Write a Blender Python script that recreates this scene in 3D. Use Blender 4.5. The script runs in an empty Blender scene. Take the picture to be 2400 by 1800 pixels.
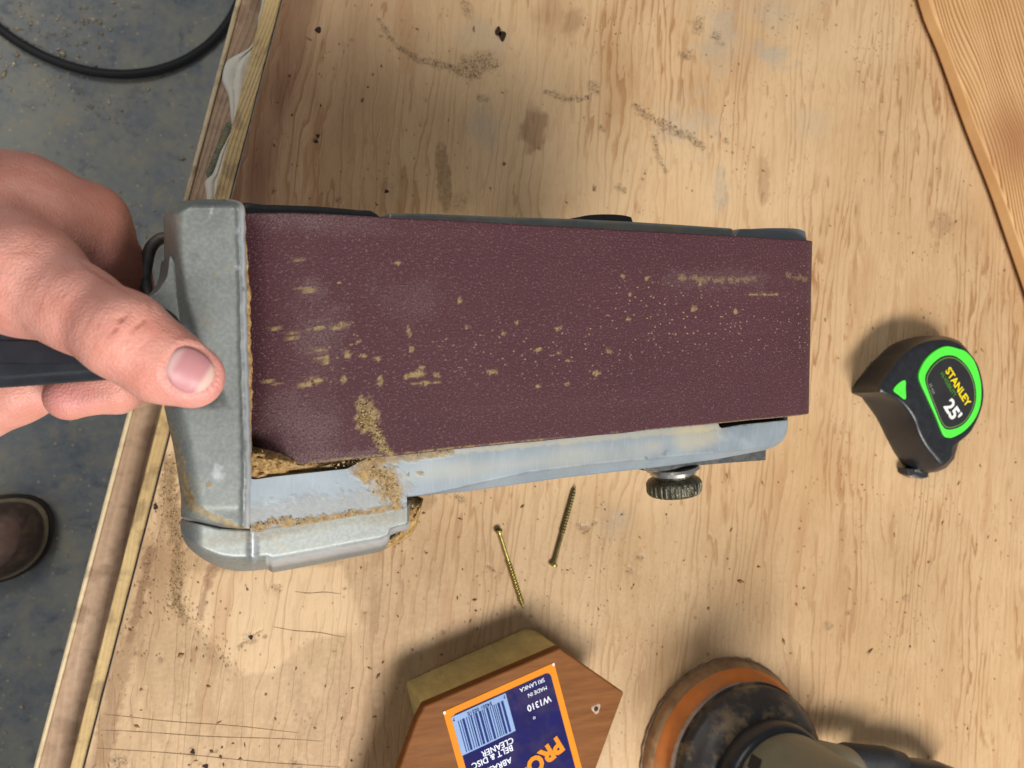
import bpy, bmesh, math, random
import numpy as np
from mathutils import Matrix, Vector
random.seed(7); RNG = np.random.default_rng(11)
S = bpy.context.scene
COL = S.collection
# ------------------------------------------------------------------ camera
FPX = 1884.0            # focal length in pixels of the 2400 px wide photograph
H = 0.455               # camera height over the bench
NAD = (450.0, 950.0)    # where the plumb line from the camera meets the picture
def _unit(a): a = np.asarray(a, float); return a/np.linalg.norm(a)
_n = _unit([-(NAD[0]-1200)/FPX, -(900-NAD[1])/FPX, 1.0])
_ex = _unit(np.array([1., 0, 0]) - _n[0]*_n)
_ey = np.cross(_n, _ex)
M = np.array([_ex, _ey, _n])            # camera axes -> world axes
CAM = np.array([0., 0., H])
cd = bpy.data.cameras.new('camera'); cam = bpy.data.objects.new('camera', cd); COL.objects.link(cam)
cd.sensor_width = 36; cd.lens = 36*FPX/2400; cd.clip_start = .01; cd.clip_end = 20
cd.dof.use_dof = True; cd.dof.focus_distance = .31; cd.dof.aperture_fstop = 22
mw = Matrix.Identity(4)
for i in range(3):
    for j in range(3): mw[i][j] = M[i, j]
    mw[i][3] = CAM[i]
cam.matrix_world = mw
S.camera = cam
# ------------------------------------------------------------------ light
W = bpy.data.worlds.new('World'); S.world = W; W.use_nodes = True
bg = W.node_tree.nodes['Background']; bg.inputs[0].default_value = (.95, .97, 1.0, 1); bg.inputs[1].default_value = .18
def lamp(name, loc, target, sx, sy, power, color, rot=0):
    l = bpy.data.lights.new(name, 'AREA'); l.shape = 'RECTANGLE'; l.size = sx; l.size_y = sy
    l.energy = power; l.color = color
    o = bpy.data.objects.new(name, l); COL.objects.link(o); o.location = loc
    d = Vector(target)-Vector(loc); q = d.to_track_quat('-Z', 'Y'); o.rotation_euler = q.to_euler()
    o.rotation_euler.rotate_axis('Z', rot)
    return o
lamp('ceiling_tube_light', (.44, -.98, 1.42), (.1, 0, 0), .9, .36, 38, (1, .965, .90), .15)
lamp('ceiling_tube_light', (-.72, 1.0, 1.45), (.1, 0, 0), 1.0, .5, 10, (1, .96, .90), .15)
lamp('ceiling_tube_light', (-1.3, -.5, 1.7), (0, 0, 0), .20, 1.1, 3, (.90, .96, 1.0), 0)
S.view_settings.view_transform = 'Standard'; S.view_settings.look = 'None'
S.view_settings.exposure = 0.04; S.view_settings.gamma = 1.0
S.render.engine = 'CYCLES'; S.render.resolution_x = 1024; S.render.resolution_y = 768

# ------------------------------------------------------------------ picture <-> place
def ray(px, py):
    px = np.asarray(px, float); py = np.asarray(py, float)
    c = np.stack([(px-1200)/FPX, (900-py)/FPX, -np.ones_like(px)], -1)
    return c @ M.T
def Pd(px, py, d): return CAM + ray(px, py)*np.asarray(d, float)[..., None]
def Pz(px, py, z):
    r = ray(px, py); t = (np.asarray(z, float)-H)/r[..., 2]
    return CAM + r*t[..., None]
def topx(P):
    q = (np.asarray(P)-CAM) @ M
    return 1200+FPX*q[..., 0]/-q[..., 2], 900-FPX*q[..., 1]/-q[..., 2], -q[..., 2]
# the belt's plane (u along the belt to the nose, v across it, w out of it)
SO = CAM + M @ np.array([-.0774, -.0254, -.2390])
SU = _unit(M @ np.array([.8703, .0500, -.4899])); SV = M @ np.array([-.0022, .9969, .0784])
SV = _unit(SV - (SV@SU)*SU); SW = np.cross(SU, SV)
def Pw(px, py, w):
    r = ray(px, py); t = (np.asarray(w, float)-(CAM-SO)@SW)/(r @ SW)
    return CAM + r*t[..., None]
def UVW(u, v, w):
    u, v, w = np.broadcast_arrays(u, v, w)
    return SO + u[..., None]*SU + v[..., None]*SV + w[..., None]*SW
# ------------------------------------------------------------------ numpy noise, masks
def _h(ix, iy, s):
    a = np.sin(ix*127.1+iy*311.7+s*74.7)*43758.5453
    return a-np.floor(a)
def vn(x, y, s=0):
    x = np.asarray(x, float); y = np.asarray(y, float)
    ix = np.floor(x); iy = np.floor(y); fx = x-ix; fy = y-iy
    fx = fx*fx*(3-2*fx); fy = fy*fy*(3-2*fy)
    a = _h(ix, iy, s)*(1-fx)+_h(ix+1, iy, s)*fx; b = _h(ix, iy+1, s)*(1-fx)+_h(ix+1, iy+1, s)*fx
    return a*(1-fy)+b*fy
def fbm(x, y, s=0, o=4):
    t = 0; a = .5; n = 0
    for i in range(o): t = t+a*vn(x*2**i, y*2**i, s+i*13); n += a; a *= .5
    return t/n
def sst(a, b, x): t = np.clip((x-a)/(b-a), 0, 1); return t*t*(3-2*t)
def ell(X, Y, cx, cy, rx, ry, ang=0, soft=.4, rough=.6, s=0, amp=1.0):
    c, q = math.cos(math.radians(ang)), math.sin(math.radians(ang))
    dx = X-cx; dy = Y-cy; a = (dx*c+dy*q)/rx; b = (-dx*q+dy*c)/ry
    r = np.sqrt(a*a+b*b) + rough*(fbm(X/ max(5, rx*.5), Y/max(5, rx*.5), s+3)-.5)*2
    return amp*(1-sst(1-soft, 1+soft*.3, r))
def segd(X, Y, pts):
    d = np.full(np.shape(X), 1e9); tt = np.zeros(np.shape(X)); n = len(pts)-1
    for i in range(n):
        (ax, ay), (bx, by) = pts[i][:2], pts[i+1][:2]
        vx, vy = bx-ax, by-ay; t = np.clip(((X-ax)*vx+(Y-ay)*vy)/(vx*vx+vy*vy+1e-9), 0, 1)
        e = np.hypot(X-ax-t*vx, Y-ay-t*vy); m = e < d; d = np.where(m, e, d); tt = np.where(m, (i+t)/n, tt)
    return d, tt
def brush(X, Y, pts, w0, w1=None, rough=.6, s=0, amp=1.0):
    w1 = w0 if w1 is None else w1
    d, t = segd(X, Y, pts); w = w0+(w1-w0)*t
    r = d/w + rough*(fbm(X/9, Y/9, s+5)-.5)*2
    return amp*(1-sst(.5, 1.15, r))
def inpoly(X, Y, pts):
    r = np.zeros(np.shape(X), bool); n = len(pts)
    for i in range(n):
        (x0, y0), (x1, y1) = pts[i], pts[(i+1) % n]
        if y0 == y1: continue
        c = ((y0 > Y) != (y1 > Y)) & (X < (x1-x0)*(Y-y0)/(y1-y0)+x0); r ^= c
    return r
def smooth(pts, k=6, closed=True):
    pts = np.array(pts, float); n = len(pts); out = []
    rng_ = range(n) if closed else range(n-1)
    for i in rng_:
        if closed: p0, p1, p2, p3 = pts[i-1], pts[i], pts[(i+1) % n], pts[(i+2) % n]
        else: p0, p1, p2, p3 = pts[max(i-1, 0)], pts[i], pts[i+1], pts[min(i+2, n-1)]
        for j in range(k):
            t = j/k
            out.append(.5*((2*p1)+(-p0+p2)*t+(2*p0-5*p1+4*p2-p3)*t*t+(-p0+3*p1-3*p2+p3)*t**3))
    if not closed: out.append(pts[-1])
    return np.array(out)
# ------------------------------------------------------------------ objects
def tag(o, label=None, cat=None, group=None, kind=None):
    if label: o['label'] = label
    if cat: o['category'] = cat
    if group: o['group'] = group
    if kind: o['kind'] = kind
    return o
def thing(name, loc, label, cat, group=None):
    o = bpy.data.objects.new(name, None); COL.objects.link(o); o.location = Vector([float(a) for a in loc]); o.empty_display_size = .02
    return tag(o, label, cat, group)
def _origin(parent):
    v = Vector((0, 0, 0))
    while parent is not None: v += parent.location; parent = parent.parent
    return np.array(v)
def mesh(name, V, F, mat=None, parent=None, flat=False, attrs=None):
    """link ONE mesh object; V in world coordinates"""
    V = np.asarray(V, float).reshape(-1, 3)
    base = V.mean(0) if parent is None else _origin(parent)
    me = bpy.data.meshes.new(name)
    if isinstance(F, np.ndarray):
        k = F.shape[1]; me.vertices.add(len(V)); me.loops.add(F.size); me.polygons.add(len(F))
        me.vertices.foreach_set('co', (V-base).ravel()); me.loops.foreach_set('vertex_index', F.ravel().astype(np.int32))
        me.polygons.foreach_set('loop_start', (np.arange(len(F))*k).astype(np.int32))
        me.update(calc_edges=True)
    else: me.from_pydata([tuple(a) for a in V-base], [], [tuple(int(i) for i in f) for f in F])
    if attrs:
        for k, a in attrs.items():
            a = np.asarray(a, float)
            if a.ndim == 1: at = me.attributes.new(k, 'FLOAT', 'POINT'); at.data.foreach_set('value', a.astype(np.float32))
            else:
                if a.shape[1] == 3: a = np.c_[a, np.ones(len(a))]
                at = me.attributes.new(k, 'FLOAT_COLOR', 'POINT'); at.data.foreach_set('color', a.astype(np.float32).ravel())
    if not flat: me.polygons.foreach_set('use_smooth', np.ones(len(me.polygons), bool))
    if mat: me.materials.append(mat)
    o = bpy.data.objects.new(name, me); COL.objects.link(o)
    if parent is not None: o.parent = parent
    else: o.location = Vector(base)
    return o
def gridF(nr, nc, off=0, flip=False):
    i = np.arange(nr-1)[:, None]*nc+np.arange(nc-1)[None]; i = i.ravel()+off
    F = np.stack([i, i+1, i+nc+1, i+nc], -1)
    return F[:, ::-1] if flip else F
def fixn(o):
    bm = bmesh.new(); bm.from_mesh(o.data); bmesh.ops.recalc_face_normals(bm, faces=bm.faces); bm.to_mesh(o.data); bm.free(); return o
def sharp(o, ang=35):
    bm = bmesh.new(); bm.from_mesh(o.data); a = math.radians(ang)
    for e in bm.edges:
        if len(e.link_faces) == 2 and e.calc_face_angle(0) > a: e.smooth = False
    bm.to_mesh(o.data); bm.free(); return o
def plate(name, top, down, mat, parent=None, bev=.001, seg=3, attrs=None):
    """outline of world points extruded by the vector down, edges rounded"""
    top = np.asarray(top, float); n = len(top); bot = top+np.asarray(down, float)
    V = np.r_[top, bot]; F = [list(range(n)), list(range(2*n-1, n-1, -1))]+[[i, i+n, (i+1) % n+n, (i+1) % n] for i in range(n)]
    o = fixn(mesh(name, V, F, mat, parent))
    if bev:
        m = o.modifiers.new('bevel', 'BEVEL'); m.width = bev; m.segments = seg; m.limit_method = 'ANGLE'; m.angle_limit = math.radians(40); m.harden_normals = False
    sharp(o, 50)
    return o
def solidgrid(name, G, down, mat, parent=None, sides='lrtb', attrs=None):
    """a relief sheet (rows x cols x 3) closed by skirts; attrs: dict of arrays rows x cols (x k)"""
    nr, nc = G.shape[:2]; V = [G.reshape(-1, 3)]; F = [gridF(nr, nc)]; n = nr*nc
    A = {k: [a.reshape(nr*nc, -1)] for k, a in (attrs or {}).items()}
    edges = {'t': np.arange(nc), 'b': (nr-1)*nc+np.arange(nc)[::-1], 'l': (np.arange(nr)*nc)[::-1], 'r': np.arange(nr)*nc+nc-1}
    for s in sides:
        e = edges[s]; dv = np.asarray(down[s] if isinstance(down, dict) else down, float)
        V.append(G.reshape(-1, 3)[e]+dv)
        for k in A: A[k].append(A[k][0][e])
        k0 = n+np.arange(len(e)); n += len(e)
        F.append(np.stack([e[:-1], k0[:-1], k0[1:], e[1:]], -1))
    V = np.concatenate(V); F = np.concatenate(F)
    at = {k: (np.concatenate(a)[:, 0] if a[0].shape[1] == 1 else np.concatenate(a)) for k, a in A.items()}
    o = mesh(name, V, F, mat, parent, attrs=at); return sharp(fixn(o), 60)
def frame(axis, ref=(0, 0, 1)):
    a = _unit(axis); r = np.asarray(ref, float)
    if abs(a@_unit(r)) > .95: r = np.array([1., 0, 0])
    x = _unit(np.cross(r, a)); return x, np.cross(a, x), a
def lathe(name, prof, o0, axis, mat, parent=None, n=48, fn=None, sh=40):
    """prof: (height, radius); fn(theta, h, r) may change the radius"""
    x, y, a = frame(axis); prof = np.array(prof, float); th = np.arange(n)*2*math.pi/n
    hh = prof[:, 0][:, None]+0*th; rr = prof[:, 1][:, None]+0*th
    if fn: rr = fn(th[None]+0*hh, hh, rr)
    P = np.asarray(o0)+hh[..., None]*a+rr[..., None]*(np.cos(th)[:, None]*x+np.sin(th)[:, None]*y)[None]
    V = P.reshape(-1, 3); m = len(prof); F = []
    for i in range(m-1):
        for j in range(n): F.append([i*n+j, i*n+(j+1) % n, (i+1)*n+(j+1) % n, (i+1)*n+j])
    F.append(list(range(n))[::-1]); F.append([(m-1)*n+j for j in range(n)])
    return sharp(fixn(mesh(name, V, F, mat, parent)), sh)
def tube(name, pts, rad, mat, parent=None, n=16, closed=False, squash=None):
    pts = np.asarray(pts, float); m = len(pts); rad = np.broadcast_to(rad, (m,)); V = []; F = []
    ref = np.array([0, 0, 1.])
    for i in range(m):
        t = pts[(i+1) % m]-pts[i-1] if closed else pts[min(i+1, m-1)]-pts[max(i-1, 0)]
        x, y, a = frame(t, ref)
        for j in range(n):
            q = 2*math.pi*j/n; V.append(pts[i]+rad[i]*(math.cos(q)*x+math.sin(q)*y))
    for i in range(m if closed else m-1):
        for j in range(n): k = (i+1) % m; F.append([i*n+j, i*n+(j+1) % n, k*n+(j+1) % n, k*n+j])
    if not closed: F.append(list(range(n))[::-1]); F.append([(m-1)*n+j for j in range(n)])
    return fixn(mesh(name, V, F, mat, parent))
def ringloft(name, rings, mat, parent=None, sh=40, attrs=None):
    m = len(rings); n = len(rings[0]); V = np.concatenate(rings); F = []
    for i in range(m-1):
        for j in range(n): F.append([i*n+j, i*n+(j+1) % n, (i+1)*n+(j+1) % n, (i+1)*n+j])
    F.append(list(range(n))[::-1]); F.append([(m-1)*n+j for j in range(n)])
    return sharp(fixn(mesh(name, V, F, mat, parent, attrs=attrs)), sh)
def flakes(name, P, size, mat, label, cat, stretch=2.0, flatz=.35, up=(0, 0, 1), parent=None):
    """many tiny irregular chips at points P: one object of stuff"""
    P = np.asarray(P, float); n = len(P); size = np.broadcast_to(size, (n,))
    x, y, a = frame(up); th = RNG.uniform(0, 2*math.pi, n)
    d1 = np.cos(th)[:, None]*x+np.sin(th)[:, None]*y; d2 = -np.sin(th)[:, None]*x+np.cos(th)[:, None]*y
    tilt = RNG.normal(0, .35, n)[:, None]; d1 = d1+tilt*a
    st = RNG.uniform(.6, stretch, n)[:, None]; s = size[:, None]
    j = lambda: RNG.uniform(.6, 1.3, n)[:, None]
    V = np.stack([P+d1*s*st*j(), P+d2*s*j()*.6, P-d1*s*st*j(), P-d2*s*j()*.6, P+a*s*flatz*j()*1.2, P-a*s*flatz*.4], 1).reshape(-1, 3)
    T = np.array([[0, 1, 4], [1, 2, 4], [2, 3, 4], [3, 0, 4], [1, 0, 5], [2, 1, 5], [3, 2, 5], [0, 3, 5]])
    F = (np.arange(n)[:, None, None]*6+T[None]).reshape(-1, 3)
    o = mesh(name, V, F, mat, parent, flat=True, attrs={'rnd': np.repeat(RNG.random(n), 6)})
    tag(o, label if parent is None else None, cat if parent is None else None, kind='stuff'); return o
# ------------------------------------------------------------------ materials
class Mat:
    def __init__(s, name, rough=.5, metal=0., spec=.5):
        s.m = bpy.data.materials.new(name); s.m.use_nodes = True; s.t = s.m.node_tree
        s.b = s.t.nodes['Principled BSDF']; s.b.inputs['Roughness'].default_value = rough
        s.b.inputs['Metallic'].default_value = metal; s.b.inputs['Specular IOR Level'].default_value = spec
        s.pos = s.n('ShaderNodeTexCoord').outputs['Object']
    def n(s, typ, ins=None, **pr):
        d = s.t.nodes.new(typ)
        for k, v in pr.items(): setattr(d, k, v)
        for k, v in (ins or {}).items(): s.set(d.inputs[k], v)
        return d
    def set(s, sock, v):
        if isinstance(v, bpy.types.NodeSocket): s.t.links.new(v, sock)
        elif isinstance(v, (tuple, list)) and len(v) == 3 and sock.type == 'RGBA': sock.default_value = (*v, 1)
        else: sock.default_value = v
    def math(s, op, a, b=0., c=0., clamp=False):
        d = s.n('ShaderNodeMath', operation=op, use_clamp=clamp); s.set(d.inputs[0], a); s.set(d.inputs[1], b)
        if op in ('MULTIPLY_ADD',): s.set(d.inputs[2], c)
        return d.outputs[0]
    def mix(s, f, a, b, blend='MIX'):
        d = s.n('ShaderNodeMix', data_type='RGBA', blend_type=blend, clamp_factor=True); s.set(d.inputs[0], f); s.set(d.inputs[6], a); s.set(d.inputs[7], b); return d.outputs[2]
    def map(s, sc=(1, 1, 1), rot=(0, 0, 0), vec=None, loc=(0, 0, 0)):
        return s.n('ShaderNodeMapping', {'Vector': vec or s.pos, 'Scale': Vector(sc), 'Rotation': Vector(rot), 'Location': Vector(loc)}).outputs[0]
    def noise(s, scale, vec=None, detail=3., rough=.55, dist=0.):
        return s.n('ShaderNodeTexNoise', {'Vector': vec or s.pos, 'Scale': scale, 'Detail': detail, 'Roughness': rough, 'Distortion': dist}).outputs[0]
    def vor(s, scale, vec=None, feat='F1', out='Distance', rnd=1.):
        return s.n('ShaderNodeTexVoronoi', {'Vector': vec or s.pos, 'Scale': scale, 'Randomness': rnd}, feature=feat).outputs[out]
    def step(s, x, a, b):
        return s.n('ShaderNodeMapRange', {'Value': x, 'From Min': a, 'From Max': b}, interpolation_type='SMOOTHSTEP').outputs[0]
    def ramp(s, f, st):
        d = s.n('ShaderNodeValToRGB', {'Fac': f}); e = d.color_ramp.elements
        for i, (p, c) in enumerate(st):
            q = e[i] if i < 2 else e.new(p); q.position = p; q.color = (*c, 1)
        return d.outputs[0]
    def attr(s, name, out='Color'): return s.n('ShaderNodeAttribute', attribute_name=name).outputs[out]
    def rgb(s, sock):
        d = s.n('ShaderNodeSeparateColor', {'Color': sock}); return d.outputs[0], d.outputs[1], d.outputs[2]
    def col(s, v): s.set(s.b.inputs['Base Color'], v); return s
    def rgh(s, v): s.set(s.b.inputs['Roughness'], v); return s
    def bump(s, h, dist, strength=1., prev=None):
        d = s.n('ShaderNodeBump', {'Height': h, 'Distance': dist, 'Strength': strength})
        if prev: s.set(d.inputs['Normal'], prev)
        s.set(s.b.inputs['Normal'], d.outputs[0]); return d.outputs[0]
def simple(name, c, rough=.5, metal=0., spec=.5, var=.15, sc=200., bmp=.0001, dust=0., dsc=None):
    m = Mat(name, rough, metal, spec); nz = m.noise(sc)
    c2 = tuple(a*(1-var) for a in c); c3 = tuple(min(1, a*(1+var)) for a in c)
    cc = m.ramp(nz, [(.3, c2), (.7, c3)])
    if dust: cc = m.mix(m.math('MULTIPLY', m.step(m.noise(dsc or sc*.35, detail=5., rough=.65), .46, .66), dust), cc, (.30, .20, .10))
    m.col(cc); m.rgh(m.math('MULTIPLY_ADD', nz, .2, rough-.1))
    if bmp: m.bump(m.noise(sc*4), bmp)
    return m.m

def mat_bench():
    m = Mat('plywood', .5, 0, .35)
    sep = m.n('ShaderNodeSeparateXYZ', {'Vector': m.pos}); x = sep.outputs[0]; y = sep.outputs[1]
    xs = m.math('MULTIPLY_ADD', y, -.10, x)                                    # the grain leans a little
    comb = lambda a, b, c=0.: m.n('ShaderNodeCombineXYZ', {'X': a, 'Y': b, 'Z': c}).outputs[0]
    big = m.noise(9., comb(xs, m.math('MULTIPLY', y, .33)), 2., .5)
    mid = m.noise(38., comb(xs, m.math('MULTIPLY', y, .15), 3.), 4., .6)
    wig = m.noise(90., comb(xs, m.math('MULTIPLY', y, .35), 8.), 2., .5)
    ph = m.math('ADD', m.math('MULTIPLY', xs, 135.), m.math('ADD', m.math('MULTIPLY', big, 7.), m.math('ADD', m.math('MULTIPLY', mid, 6.5), m.math('MULTIPLY', wig, .5))))
    fr = m.math('FRACT', ph)
    line = m.math('MULTIPLY', m.step(fr, .50, .86), m.math('SUBTRACT', 1., m.step(fr, .89, .97)))
    ph2 = m.math('FRACT', m.math('MULTIPLY_ADD', ph, 2.7, m.math('MULTIPLY', mid, 2.)))
    line2 = m.math('MULTIPLY', m.step(ph2, .45, .85), m.math('SUBTRACT', 1., m.step(ph2, .86, 1.)))
    brk = m.step(m.noise(32., comb(xs, m.math('MULTIPLY', y, .2), 5.), 4., .6), .42, .62)
    fib = m.noise(1500., comb(xs, m.math('MULTIPLY', y, .05), 1.), 3., .7)
    cell = m.noise(14., comb(xs, m.math('MULTIPLY', y, .5), 12.), 3.)
    c = m.ramp(cell, [(.3, (.53, .335, .17)), (.55, (.59, .395, .22)), (.75, (.46, .27, .125))])
    c = m.mix(m.math('MULTIPLY', line, m.math('MULTIPLY_ADD', brk, .68, .14)), c, (.33, .155, .06))
    c = m.mix(m.math('MULTIPLY', line2, .24), c, (.34, .19, .085))
    c = m.mix(m.math('MULTIPLY', m.step(m.noise(5., detail=3.), .42, .62), .45), c, (.68, .49, .29))
    stk = m.step(m.noise(42., comb(xs, m.math('MULTIPLY', y, .14), 21.), 3., .6), .60, .68)
    c = m.mix(m.math('MULTIPLY', stk, .42), c, (.42, .215, .095))
    c = m.mix(m.math('MULTIPLY', m.step(fib, .5, .8), .22), c, (.30, .17, .08))
    c = m.mix(m.math('MULTIPLY', m.step(m.noise(700., detail=2.), .62, .75), .25), c, (.74, .60, .42))
    pat = m.step(m.noise(7., comb(xs, m.math('MULTIPLY', y, .6), 31.), 4., .6), .50, .66)
    c = m.mix(m.math('MULTIPLY', pat, m.math('MULTIPLY_ADD', brk, .30, .18)), c, (.40, .22, .10))
    fleck = m.step(m.noise(130., comb(xs, m.math('MULTIPLY', y, .22), 51.), 3., .65), .63, .70)
    c = m.mix(m.math('MULTIPLY', fleck, .6), c, (.33, .14, .055))
    dent = m.math('MULTIPLY', m.step(m.vor(75., m.map((1, 1.2, 1), (0, 0, .4))), .13, .05), m.step(m.noise(23., detail=2.), .45, .6))
    c = m.mix(m.math('MULTIPLY', dent, .55), c, (.19, .105, .05))
    a = m.attr('stain_shade'); gr, rd, gl = m.rgb(a); du = m.attr('stain_shade', 'Alpha')  # alpha: dust, plus shade painted into the bench colour
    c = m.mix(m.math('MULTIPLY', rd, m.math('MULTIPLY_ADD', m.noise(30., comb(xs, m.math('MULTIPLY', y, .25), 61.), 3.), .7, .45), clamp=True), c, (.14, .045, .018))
    n2 = m.noise(380., detail=4., rough=.65)
    c = m.mix(m.math('MULTIPLY', gl, m.math('MULTIPLY_ADD', n2, .7, .4), clamp=True), c, (.36, .33, .27))
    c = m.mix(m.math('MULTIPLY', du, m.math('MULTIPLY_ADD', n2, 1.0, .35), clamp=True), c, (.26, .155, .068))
    n3 = m.noise(1000., detail=3., rough=.7); c = m.mix(m.math('MULTIPLY', gr, .30), c, (.22, .15, .085))
    c = m.mix(m.math('MULTIPLY', m.step(gr, .05, .9), m.step(m.math('ADD', m.math('MULTIPLY', n2, .35), n3), .62, .82), clamp=True), c, (.10, .062, .033))
    spk = m.math('MULTIPLY', m.step(m.vor(260., m.map((1, .8, 1))), .20, .12), m.step(m.noise(30., detail=3.), .50, .66))
    c = m.mix(m.math('MULTIPLY', spk, .75), c, (.14, .075, .03))
    m.col(c); m.rgh(m.math('MULTIPLY_ADD', n2, .3, .35))
    h = m.math('ADD', m.math('MULTIPLY', line, -.4), m.math('ADD', m.math('MULTIPLY', fib, .25), m.math('MULTIPLY', n2, m.math('MULTIPLY_ADD', gl, 1.4, .22))))
    m.bump(m.math('SUBTRACT', h, m.math('ADD', m.math('MULTIPLY', gr, .5), dent)), .0005, .8)
    return m.m
def mat_board(name, c1, c2, cl, ang, freq, contrast=.6, rough=.5, dust=0., knot=None):
    m = Mat(name, rough, 0, .35); v = m.map((1, 1, 1), (0, 0, ang))
    if knot is not None:
        pass
    sep = m.n('ShaderNodeSeparateXYZ', {'Vector': v}); x = sep.outputs[0]; y = sep.outputs[1]
    comb = lambda a, b, c=0.: m.n('ShaderNodeCombineXYZ', {'X': a, 'Y': b, 'Z': c}).outputs[0]
    w = m.noise(10., comb(x, m.math('MULTIPLY', y, .35)), 2.)
    w2 = m.noise(60., comb(x, m.math('MULTIPLY', y, .2)), 2.)
    extra = 0.
    if knot is not None:
        kd = m.n('ShaderNodeVectorMath', {0: m.pos, 1: Vector(knot)}, operation='DISTANCE').outputs['Value']
        extra = m.math('MULTIPLY', m.math('EXPONENT', m.math('MULTIPLY', kd, -28.)), 5.)
    ph = m.math('FRACT', m.math('ADD', m.math('MULTIPLY', x, freq), m.math('ADD', extra, m.math('ADD', m.math('MULTIPLY', w, freq*.05), m.math('MULTIPLY', w2, 1.2)))))
    line = m.math('MULTIPLY', m.step(ph, .25, .85), m.math('SUBTRACT', 1., m.step(ph, .87, 1.)))
    nzv = m.n('ShaderNodeSeparateXYZ', {'Vector': m.n('ShaderNodeNewGeometry').outputs['Normal']}).outputs[2]
    line = m.math('MULTIPLY', m.math('MULTIPLY', line, m.math('MULTIPLY_ADD', w2, 1.2, .2)), m.step(nzv, .5, .95))
    c = m.ramp(m.noise(20., v), [(.35, c1), (.65, c2)])
    c = m.mix(m.math('MULTIPLY', line, contrast), c, cl)
    if knot is not None:
        c = m.mix(m.math('MULTIPLY', m.step(kd, .05, .005), .6), c, (.33, .12, .05))
    n2 = m.noise(300., detail=5.)
    if dust: c = m.mix(m.math('MULTIPLY', m.step(n2, .35, .7), dust), c, (.34, .22, .14))
    if dust: c = m.mix(m.math('MULTIPLY', m.step(m.noise(60., detail=5.), .50, .64), .5), c, (.17, .10, .055))
    m.col(c); m.bump(m.math('ADD', line, n2), .0003, .7); return m.m
def mat_floor():
    m = Mat('stained_concrete', .5, 0, .4)
    a = m.noise(9., detail=6., rough=.65, dist=.4); b = m.noise(34., detail=5., rough=.65, dist=.4); d = m.noise(120., detail=5., rough=.7)
    c = m.ramp(a, [(.30, (.17, .205, .25)), (.46, (.25, .275, .295)), (.60, (.34, .35, .31)), (.78, (.30, .325, .34))])
    c = m.mix(m.math('MULTIPLY', m.step(b, .46, .74), .6), c, (.44, .39, .28))
    c = m.mix(m.math('MULTIPLY', m.step(b, .47, .30), .7), c, (.11, .13, .165))
    c = m.mix(m.math('MULTIPLY', m.step(d, .45, .75), .4), c, (.48, .40, .26))
    c = m.mix(m.step(m.vor(75., m.map((1, 1, 1))), .16, .06), c, (.60, .48, .30))
    m.col(c); m.rgh(m.math('MULTIPLY_ADD', b, .4, .3)); m.bump(d, .002, .5); return m.m
def mat_cast():
    m = Mat('grey_cast_metal', .5, .3, .5)
    n1 = m.noise(60., detail=4.); n2 = m.noise(900., detail=3.); a = m.attr('wear_sheen'); du, ba, gr = m.rgb(a)
    c = m.ramp(n1, [(.3, (.165, .18, .175)), (.7, (.215, .235, .228))])
    c = m.mix(m.math('MULTIPLY', m.step(n2, .35, .7), .16), c, (.50, .52, .50))
    c = m.mix(ba, c, (.62, .66, .70))
    c = m.mix(m.math('MULTIPLY', m.step(m.noise(220., detail=5.), .58, .72), .28), c, (.33, .26, .15))
    c = m.mix(gr, c, (.05, .045, .035))
    duf = m.math('MULTIPLY', du, m.math('MULTIPLY_ADD', m.noise(700., detail=4., rough=.7), 1.3, .25), clamp=True)
    c = m.mix(duf, c, m.ramp(m.noise(500., detail=3.), [(.35, (.20, .135, .055)), (.7, (.42, .30, .14))]))
    m.col(c)
    m.set(m.b.inputs['Metallic'], m.math('MULTIPLY', m.math('SUBTRACT', 1., duf, clamp=True), m.math('MULTIPLY_ADD', ba, .4, .28)))
    m.rgh(m.math('ADD', m.math('MULTIPLY_ADD', n1, .2, .34), m.math('MULTIPLY', duf, .4)))
    m.bump(m.math('ADD', m.math('MULTIPLY', n2, .4), m.math('ADD', m.math('MULTIPLY', m.noise(160., detail=2.), .7), m.math('MULTIPLY', duf, 5.))), .00004, .8); return m.m
def mat_milled():
    m = Mat('milled_aluminium', .5, .35, .5)
    rot = m.map((1, .05, 1), (0, 0, math.radians(25))); sc = m.noise(1300., rot, 3., .6); n1 = m.noise(55., detail=4.)
    a = m.attr('wear_sheen'); du, ba, gr = m.rgb(a)
    c = m.ramp(n1, [(.3, (.205, .245, .285)), (.7, (.275, .32, .355))])
    c = m.mix(m.math('MULTIPLY', m.step(sc, .5, .75), .22), c, (.42, .47, .52))
    c = m.mix(ba, c, (.46, .40, .27)); c = m.mix(gr, c, (.06, .05, .04))
    duf = m.math('MULTIPLY', du, m.math('MULTIPLY_ADD', m.noise(700., detail=4., rough=.7), 1.3, .25), clamp=True)
    c = m.mix(duf, c, m.ramp(m.noise(600., detail=4.), [(.35, (.22, .135, .05)), (.7, (.44, .30, .13))]))
    m.col(c); m.set(m.b.inputs['Metallic'], m.math('MULTIPLY', m.math('SUBTRACT', 1., duf, clamp=True), .2))
    m.rgh(m.math('ADD', m.math('MULTIPLY_ADD', sc, .15, .42), m.math('MULTIPLY', duf, .4)))
    m.bump(m.math('ADD', m.math('MULTIPLY', sc, .25), m.math('MULTIPLY', duf, 5.)), .00008, .6); return m.m
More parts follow.
